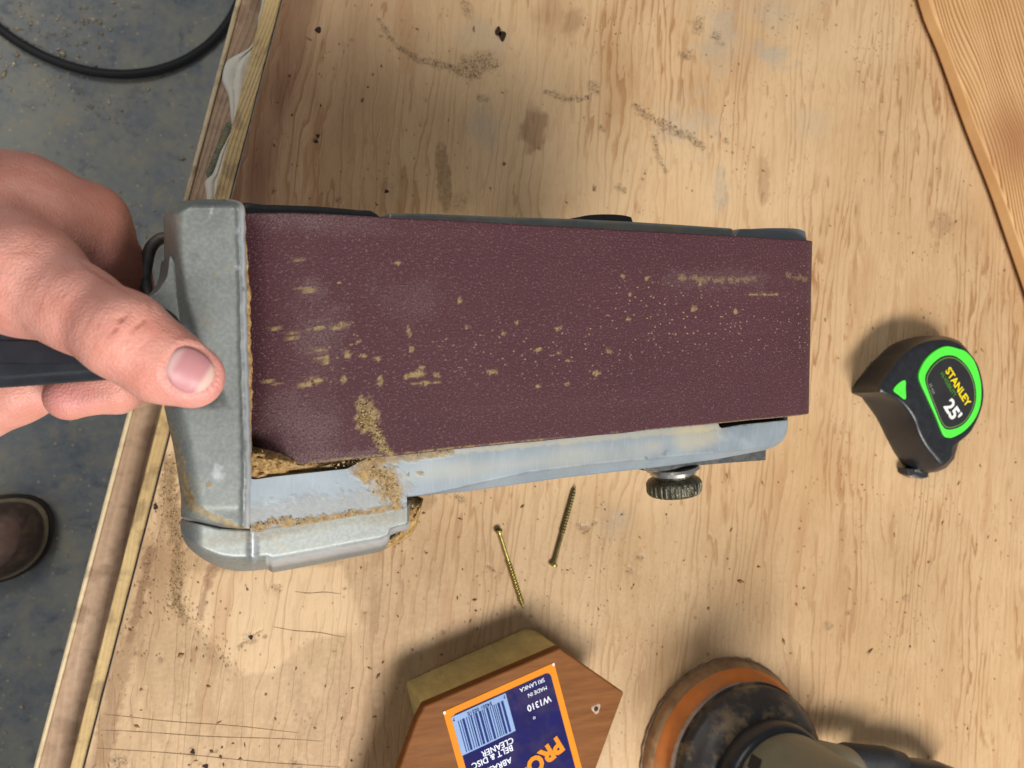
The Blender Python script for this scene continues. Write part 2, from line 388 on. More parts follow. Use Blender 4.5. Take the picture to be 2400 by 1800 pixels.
def mat_belt():
    m = Mat('abrasive_grit', .58, 0, .3)
    # object axes follow the belt through the uvb attribute
    uv = m.attr('uvb', 'Vector')
    g1 = m.noise(1600., uv, 3., .7); g2 = m.vor(1500., uv); st = m.n('ShaderNodeMapping', {'Vector': uv, 'Scale': Vector((.62, 1., 1.)), 'Rotation': Vector((0, 0, -.35))}).outputs[0]
    g3 = m.noise(1350., st, 3., .65)
    c = m.ramp(m.noise(14., uv, 3.), [(.35, (.060, .016, .022)), (.7, (.076, .022, .028))])
    lon = m.noise(60., m.n('ShaderNodeMapping', {'Vector': uv, 'Scale': Vector((.06, 1., 1.))}).outputs[0], 3.)
    c = m.mix(m.math('MULTIPLY', m.step(lon, .48, .70), .30), c, (.10, .036, .042))
    c = m.mix(m.math('MULTIPLY', m.step(g1, .56, .34), .75), c, (.035, .012, .022))
    c = m.mix(m.math('MULTIPLY', m.step(g3, .55, .68), .62), c, (.175, .10, .11))
    a = m.attr('wear_sheen'); du, ha, gr = m.rgb(a)
    c = m.mix(m.math('MULTIPLY', ha, m.math('MULTIPLY_ADD', m.step(g1, .35, .65), .75, .05)), c, (.165, .115, .11))
    spk = m.math('MULTIPLY', m.step(m.vor(560., st), .20, .12), m.math('MULTIPLY', gr, .8))
    c = m.mix(spk, c, (.42, .27, .15))
    glint = m.step(m.vor(750., uv), .10, .05)
    c = m.mix(m.math('MULTIPLY', glint, .55), c, (.52, .42, .42))
    dd = m.math('MULTIPLY', du, m.step(m.noise(600., uv, 3.), .30, .55), clamp=True)
    c = m.mix(dd, c, m.ramp(g1, [(.3, (.21, .145, .055)), (.7, (.38, .27, .13))]))
    m.col(c); m.bump(m.math('ADD', g1, m.math('ADD', m.math('MULTIPLY', g3, .8), m.math('MULTIPLY', dd, .6))), .00034, 1.); return m.m
def mat_skin():
    m = Mat('skin', .48, 0, .45); m.b.subsurface_method = 'RANDOM_WALK'
    m.b.inputs['Subsurface Weight'].default_value = .35; m.b.inputs['Subsurface Radius'].default_value = (1., .35, .2); m.b.inputs['Subsurface Scale'].default_value = .0035
    a = m.attr('skin'); pk, cr, back_shade = m.rgb(a); n1 = m.noise(90., detail=4.); n2 = m.noise(1600., detail=3.)
    c = m.ramp(n1, [(.3, (.60, .24, .185)), (.7, (.72, .355, .29))])
    c = m.mix(m.math('MULTIPLY', pk, .85), c, (.66, .27, .26)); c = m.mix(m.math('MULTIPLY', m.step(n2, .5, .75), .15), c, (.74, .50, .40))
    c = m.mix(m.math('MULTIPLY', m.step(m.noise(260., detail=4.), .5, .7), .25), c, (.60, .24, .18)); c = m.mix(back_shade, c, (.30, .10, .06)); c = m.mix(m.math('MULTIPLY', cr, .95), c, (.34, .10, .07))
    m.col(c); m.bump(m.math('ADD', m.vor(1300.), m.math('ADD', n2, m.math('MULTIPLY', m.noise(330., detail=4.), 1.5))), .00024, .6); return m.m
def mat_flake(name, c1, c2, c3):
    m = Mat(name, .7); m.col(m.ramp(m.attr('rnd', 'Fac'), [(0., c1), (.5, c2), (1., c3)])); return m.m
BENCH = mat_bench(); FLOOR = mat_floor(); CAST = mat_cast(); MILL = mat_milled(); BELT = mat_belt(); SKIN = mat_skin()
BLACK = simple('black_plastic', (.018, .020, .026), .34, 0, .5, .2, 150, .00006)
RUBBER = simple('dark_rubber', (.02, .021, .024), .55, 0, .4, .2, 300, .0001)
DKGREY = simple('dull_dark_steel', (.09, .095, .10), .5, .5, .5, .3, 300, .0001, .25)
BARG = simple('grey_bar_metal', (.20, .215, .205), .45, .4, .5, .2, 150, .0001, .3)
DUSTL = mat_flake('pale_sawdust', (.26, .17, .07), (.40, .28, .13), (.60, .45, .25))
DUSTD = mat_flake('brown_sawdust', (.10, .05, .02), (.22, .12, .05), (.36, .22, .10))
DUSTF = mat_flake('floor_shavings', (.45, .35, .20), (.62, .50, .33), (.80, .72, .56))
def mat_heap():
    m = Mat('packed_sawdust', .85, 0, .2); n = m.noise(450., detail=5., rough=.7)
    m.col(m.ramp(n, [(.28, (.13, .07, .022)), (.45, (.36, .215, .085)), (.6, (.52, .34, .15)), (.8, (.68, .50, .28))])); m.bump(n, .0015, 1.); return m.m
HEAP = mat_heap()
YZINC = simple('yellow_zinc', (.36, .30, .09), .34, .9, .5, .2, 300, 0)
# ------------------------------------------------------------------ setting
fl = mesh('floor', [(-3, -3, -.75), (3, -3, -.75), (3, 3, -.75), (-3, 3, -.75)], [(0, 1, 2, 3)], FLOOR, flat=True); tag(fl, kind='structure')
def E0(py): return 663-.2583*py                     # bench edge in the picture
def wline(f, z, ys=(-500, 2300)): return Pz(np.array([f(ys[0]), f(ys[1])]), np.array(ys, float), np.array([z, z]))
bench = thing('workbench', (.25, 0, -.75), 'plywood workbench top with worn grain, stains and a stepped ledge along its edge', 'workbench')
A, B = wline(E0, 0.)
def ex(y, z=0.): t = (y-A[1])/(B[1]-A[1]); return A[0]+(B[0]-A[0])*t
ys = np.r_[np.linspace(-.75, -.37, 14)[:-1], np.arange(-.37, .37, .00095), np.linspace(.37, .75, 14)[1:]]
tx = np.r_[np.arange(0, .74, .00095), np.linspace(.74, 1.25, 10)[1:]]
YY, TT = np.meshgrid(ys, tx, indexing='ij'); XX = ex(YY)+TT
G = np.stack([XX, YY, 0*XX], -1); X, Y, _ = topx(G); X = np.clip(X, -3000, 6000); Y = np.clip(Y, -3000, 5000)
gm = np.zeros_like(X); rd = gm.copy(); gl = gm.copy(); du = gm.copy()
def mx(a, b): np.maximum(a, b, out=a)
mx(gm, brush(X, Y, [(888, 45), (930, 110), (985, 140), (1060, 160), (1120, 178)], 5, 14, .8, 1, .75))
mx(gm, ell(X, Y, 1120, 150, 75, 34, 15, .7, .9, 2, .85)); mx(gm, ell(X, Y, 1172, 78, 10, 19, -30, .3, .2, 3)); mx(gm, ell(X, Y, 746, 70, 7.5, 7.5, 0, .3, .1, 4, 1))
mx(gm, ell(X, Y, 1392, 205, 16, 24, -20, .6, .5, 5, .7)); mx(gm, brush(X, Y, [(1280, 215), (1330, 232), (1375, 228)], 8, 8, 1., 6, .7))
mx(gm, brush(X, Y, [(1492, 252), (1530, 275), (1570, 300), (1620, 322), (1650, 345)], 14, 9, 1., 7, .75)); mx(gm, brush(X, Y, [(1530, 320), (1545, 372), (1560, 400)], 10, 6, 1., 8, .6))
for (a, b, r) in [(745, 318, 8), (740, 330, 7), (1000, 236, 5), (945, 418, 5), (905, 437, 12), (908, 448, 6), (796, 470, 9), (1130, 232, 12), (1430, 268, 6), (1410, 300, 9), (1455, 440, 12), (1610, 130, 16), (1635, 60, 20), (1680, 88, 16), (1700, 330, 8), (2066, 310, 8),
                  (650, 1374, 10), (365, 1187, 8), (584, 1495, 14), (560, 1512, 7), (285, 1785, 20), (450, 1762, 12), (480, 1795, 9), (690, 1790, 16), (400, 1420, 7), (318, 1528, 7), (377, 1545, 8), (1080, 1170, 12), (1365, 1235, 14), (1390, 1225, 8), (1500, 1305, 9), (1475, 1335, 9), (1150, 1330, 8), (1040, 1480, 6), (2125, 1400, 9), (1940, 1465, 11), (1990, 1435, 7)]:
    mx(gm, ell(X, Y, a, b, r*1.3, r, 30, .6, .8, a, .7))
mx(gm, ell(X, Y, 1040, 420, 19, 85, -4, .25, .3, 9, .38)); mx(gm, ell(X, Y, 1070, 470, 40, 30, 0, .6, .6, 10, .45)); mx(gm, ell(X, Y, 1095, 20, 16, 28, -20, .4, .5, 11, .55))
mx(gm, brush(X, Y, [(560, 1515), (590, 1490), (615, 1475)], 5, 2, .6, 33, .7))
for yy, x0, x1 in [] and [(1678, 250, 700), (1708, 240, 760), (1760, 240, 760)]: mx(gm, brush(X, Y, [(x0, yy), (x1, yy+24)], 1.8, 1.8, .5, 34, .5))
mx(gl, ell(X, Y, 1130, 300, 45, 70, 0, .8, .6, 12, .5)); mx(gl, ell(X, Y, 1130, 90, 60, 55, 0, .8, .8, 13, .45)); mx(gl, ell(X, Y, 1815, 130, 50, 48, 20, .7, 1., 14, .75)); mx(gl, ell(X, Y, 1690, 90, 55, 80, 0, .8, .8, 15, .55))
mx(gl, ell(X, Y, 1800, 30, 110, 40, 0, .9, .7, 16, .45)); mx(gl, ell(X, Y, 1610, 290, 70, 90, 0, .9, .8, 17, .45)); mx(gl, ell(X, Y, 1690, 440, 22, 60, 0, .6, .8, 18, .5)); mx(gl, ell(X, Y, 1440, 1225, 55, 45, 0, .9, .6, 19, .5)); mx(gl, ell(X, Y, 1900, 300, 60, 50, 0, .9, .6, 20, .3))
mx(rd, ell(X, Y, 1252, 300, 36, 58, 5, .35, .4, 21, .65)); mx(rd, ell(X, Y, 1340, 55, 34, 44, 0, .6, .6, 22, .45)); mx(rd, ell(X, Y, 1290, 30, 60, 60, 0, .9, .5, 23, .35))
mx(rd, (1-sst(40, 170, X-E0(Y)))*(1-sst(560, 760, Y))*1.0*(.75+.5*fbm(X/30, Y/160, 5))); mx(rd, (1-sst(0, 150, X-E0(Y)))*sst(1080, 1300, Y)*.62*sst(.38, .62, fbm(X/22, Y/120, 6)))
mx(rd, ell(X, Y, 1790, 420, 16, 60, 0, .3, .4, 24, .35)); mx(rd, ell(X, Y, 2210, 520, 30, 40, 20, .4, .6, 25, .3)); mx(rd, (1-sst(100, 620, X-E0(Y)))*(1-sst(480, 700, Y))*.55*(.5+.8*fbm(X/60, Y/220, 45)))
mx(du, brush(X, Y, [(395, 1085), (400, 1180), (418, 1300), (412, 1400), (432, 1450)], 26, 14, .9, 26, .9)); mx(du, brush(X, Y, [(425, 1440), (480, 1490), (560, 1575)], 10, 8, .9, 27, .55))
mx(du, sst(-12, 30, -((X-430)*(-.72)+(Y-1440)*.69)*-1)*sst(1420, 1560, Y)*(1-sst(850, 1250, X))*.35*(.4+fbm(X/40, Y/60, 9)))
mx(du, ell(X, Y, 1360, 1290, 240, 130, 10, .9, .6, 28, .38)); mx(du, ell(X, Y, 850, 1420, 120, 90, 0, .9, .6, 29, .3)); mx(du, ell(X, Y, 1120, 150, 130, 70, 12, .9, .7, 30, .3)); mx(du, ell(X, Y, 1000, 1170, 30, 30, 0, .6, .5, 31, .7))  # first ellipse: slight dust plus painted shade of the lower bench
mx(du, (1-sst(700, 1500, X))*(1-sst(470, 620, Y))*sst(120, 400, X-E0(Y))*.50*(.3+1.1*fbm(X/70, Y/160, 44)))  # smudged grime, deepened with painted shade behind the sander
mx(du, sst(1120, 1300, Y)*sst(700, 1000, X)*(1-sst(2100, 2400, X))*.42*(.3+1.1*fbm(X/90, Y/140, 46)))  # broad shade over the lower bench, painted into the dust channel
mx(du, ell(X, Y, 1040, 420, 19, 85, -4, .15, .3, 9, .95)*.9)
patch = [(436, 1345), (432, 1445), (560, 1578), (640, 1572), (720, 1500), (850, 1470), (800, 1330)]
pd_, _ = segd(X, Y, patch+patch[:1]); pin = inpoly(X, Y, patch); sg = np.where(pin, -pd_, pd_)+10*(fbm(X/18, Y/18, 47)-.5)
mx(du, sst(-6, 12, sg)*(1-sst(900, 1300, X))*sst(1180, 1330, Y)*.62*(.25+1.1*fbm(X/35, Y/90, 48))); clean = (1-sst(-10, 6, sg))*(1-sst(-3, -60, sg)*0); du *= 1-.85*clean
mx(rd, brush(X, Y, [(355, 1290), (330, 1390), (305, 1500)], 16, 12, .9, 49, .95)); mx(rd, brush(X, Y, [(500, 1330), (480, 1390), (470, 1450)], 14, 7, .9, 50, .6)); mx(rd, brush(X, Y, [(300, 1520), (265, 1640), (240, 1780)], 22, 26, .9, 51, .6))
gm = gm*(.55+.9*fbm(X/8, Y/8, 52)); gm = np.clip(gm, 0, 1)
stain_shade = np.stack([gm, rd, gl, du], -1)
# real dents where the wood is bruised
G[..., 2] -= .0003*sst(.4, .9, gm)+.0002*gl*(fbm(X/6, Y/6, 40)-.3)
solidgrid('bench_top', G, (0, 0, -.019), BENCH, bench, attrs={'stain_shade': stain_shade})
SCR2 = simple('brown_scratch', (.15, .085, .045), .8, 0, .2, .3, 900, 0)
SCR = simple('dark_dent', (.035, .020, .012), .8, 0, .2, .4, 900, 0)
def strip(name, fl_, fr_, z, th, mat, parent, bev=.0008, zz=None):
    a = wline(fl_, z, (-420, 2250)); b = wline(fr_, z, (-420, 2250))
    return plate(name, [a[0], b[0], b[1], a[1]], (0, 0, -th), mat, parent, bev)
PALE = mat_board('pale_pine_edging', (.50, .35, .15), (.58, .42, .19), (.40, .26, .11), math.radians(11), 420, .05, dust=.25)
LEDG = mat_board('dusty_ledge_wood', (.38, .25, .16), (.44, .30, .20), (.28, .17, .10), math.radians(11), 300, .12, dust=.8)
RIM = mat_board('pale_ledge_rim', (.62, .50, .31), (.68, .56, .36), (.45, .33, .2), math.radians(11), 300, .2, dust=.2)
wp = lambda x: (lambda y: x-.2583*y)
for a, b, c_, d in [(250, 1676, 700, 1716), (236, 1712, 760, 1738), (228, 1752, 800, 1800), (690, 1388, 800, 1390), (640, 1470, 810, 1492)]:
    q = np.linspace(0, 1, 30); px_ = a+(c_-a)*q; py_ = b+(d-b)*q+1.5*np.sin(q*9+a); hw = .8*np.sin(q*math.pi)**.4*(.5+.7*fbm(q*20, q*0, a))
    solidgrid('scratch', np.stack([Pz(px_, py_-hw, np.full(30, .00015)), Pz(px_, py_+hw, np.full(30, .00015))], 1), (0, 0, -.0003), SCR2, bench)
for a, b, rx_, ry_ in [(746, 70, 7, 7), (1168, 74, 7, 11), (1178, 84, 8, 12), (365, 1188, 5, 7), (588, 1494, 5, 5), (452, 1762, 5, 6), (482, 1796, 7, 5), (745, 318, 4, 4), (741, 331, 5, 4), (906, 448, 5, 4)]:
    q = np.linspace(0, 2*math.pi, 15)[:-1]; k_ = 1+.2*np.sin(q*3+a); plate('nail_hole', Pz(a+rx_*np.cos(q)*k_, b+ry_*np.sin(q)*k_, np.full(14, .0002)), (0, 0, -.0004), SCR, bench, 0)
strip('edge_strip', lambda y: 627-.2583*y+10*math.sin(y*.004), lambda y: 659.5-.2583*y, -.0030, .016, PALE, bench)
strip('ledge', lambda y: 565-.2643*y, lambda y: 640-.2583*y, -.016, .018, LEDG, bench)
strip('ledge_rim', lambda y: 553-.2640*y, lambda y: 565.5-.2643*y, -.0145, .022, RIM, bench, .002)
pl = plate('apron', [(ex(-.6)+.03, -.6, -.036), (1.1, -.6, -.036), (1.1, .6, -.036), (ex(.6)+.03, .6, -.036)], (0, 0, -.09), LEDG, bench, 0)
# ------------------------------------------------------------------ hose, shoe, floor chips
c0 = Pz(np.array(237.), np.array(-141.), -.742); r0 = np.linalg.norm(Pz(np.array(252.), np.array(174.), -.742)-c0)
th = np.linspace(0, 2*math.pi, 97)[:-1]
hose = tube('hose', c0+np.stack([r0*np.cos(th)*(1+.02*np.sin(2*th+1)), r0*np.sin(th), .002*np.sin(3*th)], -1), .0062, RUBBER, n=14, closed=True)
tag(hose, 'black rubber hose lying in a round loop on the concrete floor', 'hose')
LEA = simple('brown_leather', (.085, .052, .038), .5, 0, .4, .3, 120, .0004, .3); SOLE = simple('shoe_sole', (.02, .014, .010), .6, 0, .4, .3, 100, .0003, .2); WELT = simple('shoe_welt', (.30, .24, .16), .6, 0, .4, .2, 300, .0002); TOE = simple('tan_toe_leather', (.22, .135, .105), .42, 0, .5, .2, 90, .0002)
def shoe_ring(cx, cy, z, half, sc=1., nose=1.):
    P = []
    for t in np.linspace(0, 2*math.pi, 64, endpoint=False):
        c, s = math.cos(t), math.sin(t); xx = (abs(c)**.85*math.copysign(1, c)); yy = abs(s)**.85*math.copysign(1, s)
        lx = half*1.15*xx if c > 0 else .22*xx; P.append((cx+lx*sc*nose, cy+half*yy*sc+.012*(c), z))
    return np.array(P)
sc_ = Pz(np.array(-12.), np.array(1268.), -.72)
shoe = thing('shoe', (sc_[0]-.1, sc_[1], -.75), 'toe of a brown leather shoe on the concrete floor at the left edge', 'shoe')
cx, cy = sc_[0], sc_[1]
ringloft('sole', [shoe_ring(cx, cy, -.75, .052), shoe_ring(cx, cy, -.735, .055), shoe_ring(cx, cy, -.727, .054)], SOLE, shoe)
ringloft('welt', [shoe_ring(cx, cy, -.727, .050), shoe_ring(cx, cy, -.722, .0505), shoe_ring(cx, cy, -.7195, .048)], WELT, shoe)
ringloft('upper', [shoe_ring(cx, cy, -.7195, .046), shoe_ring(cx, cy, -.700, .0455), shoe_ring(cx, cy, -.690, .041), shoe_ring(cx, cy, -.683, .034)], LEA, shoe, 60)
ringloft('toe_cap', [shoe_ring(cx-.004, cy, -.684, .034), shoe_ring(cx-.004, cy, -.676, .031), shoe_ring(cx-.004, cy, -.670, .022), shoe_ring(cx-.004, cy, -.668, .008)], TOE, shoe, 60)
n = 70000; fx = RNG.uniform(-1.1, .45, n); fy = RNG.uniform(-1.0, 1.0, n); k = fbm(fx*6, fy*6, 3)+.5*fbm(fx*25, fy*25, 8) > .70+RNG.uniform(-.10, .22, n)
fx, fy = fx[k], fy[k]
flakes('floor_sawdust', np.stack([fx, fy, 0*fx-.7488], -1), np.clip(RNG.exponential(.0010, len(fx))+.0005, .0007, .006), DUSTF, 'pale sawdust and shavings scattered over the concrete floor', 'sawdust', 1.5)
# ------------------------------------------------------------------ white cloth and ribbed rod on the ledge
CLOTH = simple('white_cloth', (.66, .63, .56), .8, 0, .3, .08, 90, .0003)
lb = [(640, -300), (628, -120), (614, 0), (606, 40), (600, 81), (592, 102), (578, 116), (556, 128), (535, 140), (526, 155), (521, 185), (528, 205), (536, 226), (540, 260), (542, 301), (530, 330), (516, 356), (498, 405), (481, 425), (482, 445), (484, 466), (482, 520), (478, 600)]
rb = [(700, -300), (662, -120), (629, 0), (621, 40), (614, 72), (607, 92), (602, 110), (600, 122), (597, 134), (592, 148), (586, 172), (580, 200), (573, 226), (564, 260), (552, 301), (548, 326), (540, 356), (529, 400), (524, 425), (520, 445), (516, 463), (508, 520), (495, 600)]
L_ = smooth(lb, 5, False); R_ = smooth(rb, 5, False); ns = 14; s = np.linspace(0, 1, ns)
PX = L_[:, None, 0]*(1-s)+R_[:, None, 0]*s; PY = L_[:, None, 1]*(1-s)+R_[:, None, 1]*s
zz = -.0125+.0022*np.sin(s*math.pi)[None]**.5+.0022*(fbm(PX/14, PY/45, 4)-.3)-.0012*np.exp(-((s[None]-.45-.1*np.sin(PY/60))/.08)**2)
cl = solidgrid('cloth', Pz(PX, PY, zz), (0, 0, -.0018), CLOTH); tag(cl, 'crumpled white cloth strip lying on the ledge along the workbench edge', 'cloth')
ROD = simple('grey_green_rod', (.17, .18, .13), .5, .2, .5, .4, 400, .0004, .4)
p0 = Pz(np.array(539.), np.array(292.), -.0125); p1 = Pz(np.array(487.), np.array(420.), -.0125); L = np.linalg.norm(p1-p0)
hs = np.linspace(0, L, 90)
rod = lathe('ribbed_rod', [(h, .0021*(1-.75*sst(.9, 1, h/L))) for h in hs], p0, p1-p0, ROD, n=20, fn=lambda t, h, r: r*(1+.14*np.sin(h/.0016*2*math.pi+t)), sh=80)
tag(rod, 'short grey-green ribbed rod lying beside the white cloth on the ledge', 'rod')
# ------------------------------------------------------------------ pine board upper right
P1_ = lambda x, y, z: Pz(np.array(float(x)), np.array(float(y)), z)
bl = np.array([(2118, -260), (2180, 0), (2223, 111), (2291, 299), (2349, 449), (2400, 598), (2480, 830)], float)
bl = smooth(bl, 4, False); zt = np.full(len(bl), .0145)
tl = Pz(bl[:, 0], bl[:, 1], zt); off = np.array([.17, .075, 0]);
_d = tl[-1]-tl[0]; kn_ = P1_(2375, 330, .0145)-np.r_[tl, (tl+off)[::-1]].mean(0)
PINE = mat_board('orange_pine', (.66, .385, .165), (.72, .45, .215), (.34, .125, .035), math.pi/2-math.atan2(_d[1], _d[0]), 270, 1.0, .45, knot=tuple(kn_))
bo = plate('pine_board', np.r_[tl, (tl+off)[::-1]], (0, 0, -.0105), PINE, None, .0016, 4)
tag(bo, 'orange pine board with dense grain lines lying across the upper right of the bench', 'board')
# ------------------------------------------------------------------ screws
def screw(px0, py0, px1, py1, label, dark):
    a = Pz(np.array(float(px0)), np.array(float(py0)), .0022); b = Pz(np.array(float(px1)), np.array(float(py1)), .0015); L = np.linalg.norm(b-a)
    t = thing('screw', (a+b)/2*np.array([1, 1, 0]), label, 'screw', 'brass coloured screws lying on the bench')
    lathe('head', [(0, .0021), (.0004, .0023), (.0014, .0022), (.0022, .0012), (.003, .0011)], a, b-a, YZINC, t, 20)
    lathe('drive_recess', [(-.00012, .0013), (.0002, .0013)], a, b-a, RUBBER, t, 8)
    hs = np.linspace(.003, L, 150); pitch = .0018; s0 = .38*L
    def fn(th, h, r):
        k = sst(s0, s0+.002, h)*(1-sst(L-.006, L, h)*.8); f = (h/pitch-th/(2*math.pi)) % 1.
        return r*(1-sst(L-.005, L, h)*.9)+.0007*k*np.clip(1-np.abs(f-.5)*3.2, 0, 1)
    lathe('shank', [(h, .00105) for h in hs], a, b-a, dark, t, 18, fn, 80); return t
OLDZ = simple('tarnished_zinc', (.17, .14, .055), .42, .7, .5, .3, 400, 0)
screw(1168, 1241, 1228, 1428, 'shiny yellow screw with its tip pointing down the picture, nearer the sander housing', YZINC)
screw(1297, 1327, 1349, 1137, 'duller tarnished screw with its tip pointing up towards the knurled knob', OLDZ)
# ------------------------------------------------------------------ tape measure
TBLK = simple('black_tape_case', (.016, .017, .021), .36, 0, .5, .2, 200, .00006); GREEN = simple('bright_green_plastic', (.09, .86, .06), .45, 0, .4, .06, 100, .00003)
LABB = simple('black_label', (.022, .021, .024), .5, 0, .4, .1, 100, 0); YEL = simple('yellow_print', (.90, .70, .01), .5, 0, .4, .04, 100, 0); WHT = simple('white_print', (.82, .82, .80), .5, 0, .4, .04, 100, 0)
OLV = simple('olive_print', (.13, .24, .06), .5, 0, .4, .1, 100, 0); DGR = simple('dark_green_print', (.07, .22, .03), .5, 0, .4, .1, 100, 0); GRY = simple('grey_print', (.30, .30, .30), .5, 0, .4, .1, 100, 0)
STEEL = simple('bright_steel', (.55, .53, .50), .25, .9, .5, .15, 200, 0)
tc = Pz(np.array(2180.), np.array(950.), 0.)
tape = thing('tape_measure', tc, 'black tape measure with bright green ring lying label up right of the sander', 'tape measure')
ZT = .032
topo = smooth([(2058, 918), (2066, 892), (2085, 866), (2108, 838), (2135, 815), (2165, 802), (2198, 796), (2232, 799), (2264, 819), (2291, 857), (2303, 907), (2302, 943), (2291, 979), (2270, 1016), (2236, 1044), (2229, 1058), (2228, 1073), (2207, 1092), (2186, 1071), (2166, 1046), (2149, 1014), (2137, 980), (2113, 948), (2086, 930)], 4)
TW = Pz(topo[:, 0], topo[:, 1], np.full(len(topo), ZT-.003))
base_px = smooth([(2016, 916), (2022, 893), (2040, 862), (2060, 832), (2090, 806), (2130, 792), (2165, 788), (2190, 790), (2206, 800), (2225, 850), (2228, 910), (2222, 950), (2205, 1000), (2180, 1040), (2195, 1085), (2180, 1104), (2140, 1108), (2124, 1097), (2103, 1072), (2080, 1030), (2054, 979), (2020, 932)], 4)
BW = Pz(base_px[:, 0], base_px[:, 1], np.full(len(base_px), .001))
def radial(P, c, n=120):
    out = []
    for a in np.linspace(0, 2*math.pi, n, endpoint=False):
        d = np.array([math.cos(a), math.sin(a)]); best = 0
        for i in range(len(P)):
            p = P[i, :2]-c; q = P[(i+1) % len(P), :2]-c; e = q-p; den = d[0]*e[1]-d[1]*e[0]
            if abs(den) < 1e-12: continue
            t = (p[0]*e[1]-p[1]*e[0])/den; s_ = (p[0]*d[1]-p[1]*d[0])/den
            if t > 0 and -.001 <= s_ <= 1.001: best = max(best, t)
        out.append(best)
    return np.array(out)
cc = TW[:, :2].mean(0); rt = radial(TW, cc); rb_ = radial(BW, cc); rb_ = np.maximum(rb_, rt*.93)
ag = np.linspace(0, 2*math.pi, 120, endpoint=False)
def tring(f, z, k=1.): r = (rb_*(1-f)+rt*f)*k; return np.stack([cc[0]+r*np.cos(ag), cc[1]+r*np.sin(ag), np.full(120, z)], -1)
ringloft('case', [tring(0, 0, .975), tring(0, .002, .995), tring(0, .006), tring(.12, .014), tring(.40, .0215), tring(.72, .0262), tring(.93, .0285), tring(1., .0297, .995), tring(1, .0305, .965), tring(1, .0308, .9), tring(1, .0309, .5)], TBLK, tape, 50)
Dout = smooth([(2155, 885), (2162, 856), (2180, 832), (2203, 816), (2222, 811), (2247, 817), (2265, 824), (2284, 846), (2297, 883), (2301, 919), (2297, 955), (2283, 986), (2261, 1010), (2239, 1023), (2225, 1026), (2212, 1018), (2195, 976), (2173, 928)], 4)
Din = smooth([(2169, 890), (2177, 866), (2194, 846), (2215, 834), (2239, 835), (2261, 851), (2278, 877), (2287, 907), (2288, 938), (2279, 967), (2262, 992), (2239, 1005), (2218, 1006), (2205, 990), (2192, 958), (2179, 924)], 4)
def pz(P, z): return Pz(P[:, 0], P[:, 1], np.full(len(P), z))
plate('green_ring', pz(Dout, .0322), (0, 0, -.003), GREEN, tape, .0006)
plate('label', pz(Din, .0326), (0, 0, -.0018), LABB, tape, .0002)
gi = Din.mean(0); thin1 = gi+(Din-gi)*.955; thin2 = gi+(Din-gi)*.925
def ringplate(name, Po, Pi, z, mat, parent):
    a = pz(Po, z); b = pz(Pi, z); n = len(a); V = np.r_[a, b, a-[0, 0, .0002], b-[0, 0, .0002]]; F = []
    for i in range(n):
        j = (i+1) % n; F += [[i, j, n+j, n+i], [i, 2*n+i, 2*n+j, j], [n+i, n+j, 3*n+j, 3*n+i]]
    return fixn(mesh(name, V, F, mat, parent))
ringplate('label_border', thin1, thin2, .03275, OLV, tape)
tri = smooth([(2095, 914), (2106, 899), (2122, 891), (2123, 912), (2123, 936), (2108, 926)], 3)
plate('green_arrow', pz(tri, .0316), (0, 0, -.0025), GREEN, tape, .0003)
def text(name, s, origin, xdir, ydir, size, mat, parent, th=.00012, off=0., align='CENTER', sx=1.):
    """flat lettering as mesh, built in the plane of xdir, ydir"""
    cu = bpy.data.curves.new('t', 'FONT'); cu.body = s; cu.align_x = align; cu.align_y = 'CENTER'; cu.size = 1; cu.extrude = .02; cu.offset = off; cu.resolution_u = 3
    o = bpy.data.objects.new('t', cu); COL.objects.link(o); bpy.context.view_layer.update()
    me = o.evaluated_get(bpy.context.evaluated_depsgraph_get()).to_mesh()
    V = np.array([v.co[:] for v in me.vertices]); F = [list(p.vertices) for p in me.polygons]; o.to_mesh_clear()
    bpy.data.objects.remove(o); bpy.data.curves.remove(cu)
    x = _unit(xdir); y = np.asarray(ydir, float); y = _unit(y-(y@x)*x); z = np.cross(x, y)
    P = np.asarray(origin)+size*(V[:, 0:1]*x*sx+V[:, 1:2]*y)+V[:, 2:3]/.02*th*z
    return mesh(name, P, F, mat, parent, flat=True)
def P1(x, y, z): return Pz(np.array(float(x)), np.array(float(y)), z)
zt = .0328
bx = P1(2277, 960, zt)-P1(2214, 853, zt); bxu = P1(2290, 890, zt)-P1(2228, 930, zt)
yd = np.cross([0, 0, 1.], _unit(bx))
text('brand_lettering', 'STANLEY', P1(2245, 907, zt), bx, yd, .0088, YEL, tape, off=.02, sx=.92)
text('model_lettering', 'HI-VISIBILITY', P1(2222, 901, zt), bx, yd, .0048, DGR, tape, off=.012, sx=.80)
text('length_lettering', "25'", P1(2232, 964, zt), bx, yd, .0150, WHT, tape, off=.03, sx=.92)
text('code_lettering', '33-425', P1(2184, 911, zt), P1(2190, 928, zt)-P1(2178, 897, zt), yd, .0030, GRY, tape)
hk = Pz(np.array([2126., 2180, 2176, 2150, 2130]), np.array([1098., 1100, 1115, 1121, 1112]), np.full(5, .010))
plate('hook', hk, (0, 0, -.009), RUBBER, tape, .0006)
plate('hook_rivet', Pz(np.array([2146., 2168, 2166, 2144]), np.array([1100., 1104, 1109, 1105]), np.full(4, .0108)), (0, 0, -.001), STEEL, tape, .0002)
plate('hook_lip', Pz(np.array([2138., 2148, 2156, 2168, 2178, 2176, 2160, 2148, 2136]), np.array([1112., 1113, 1118, 1119, 1115, 1119, 1123, 1120, 1116]), np.full(9, .0104)), (0, 0, -.005), STEEL, tape, .0002)
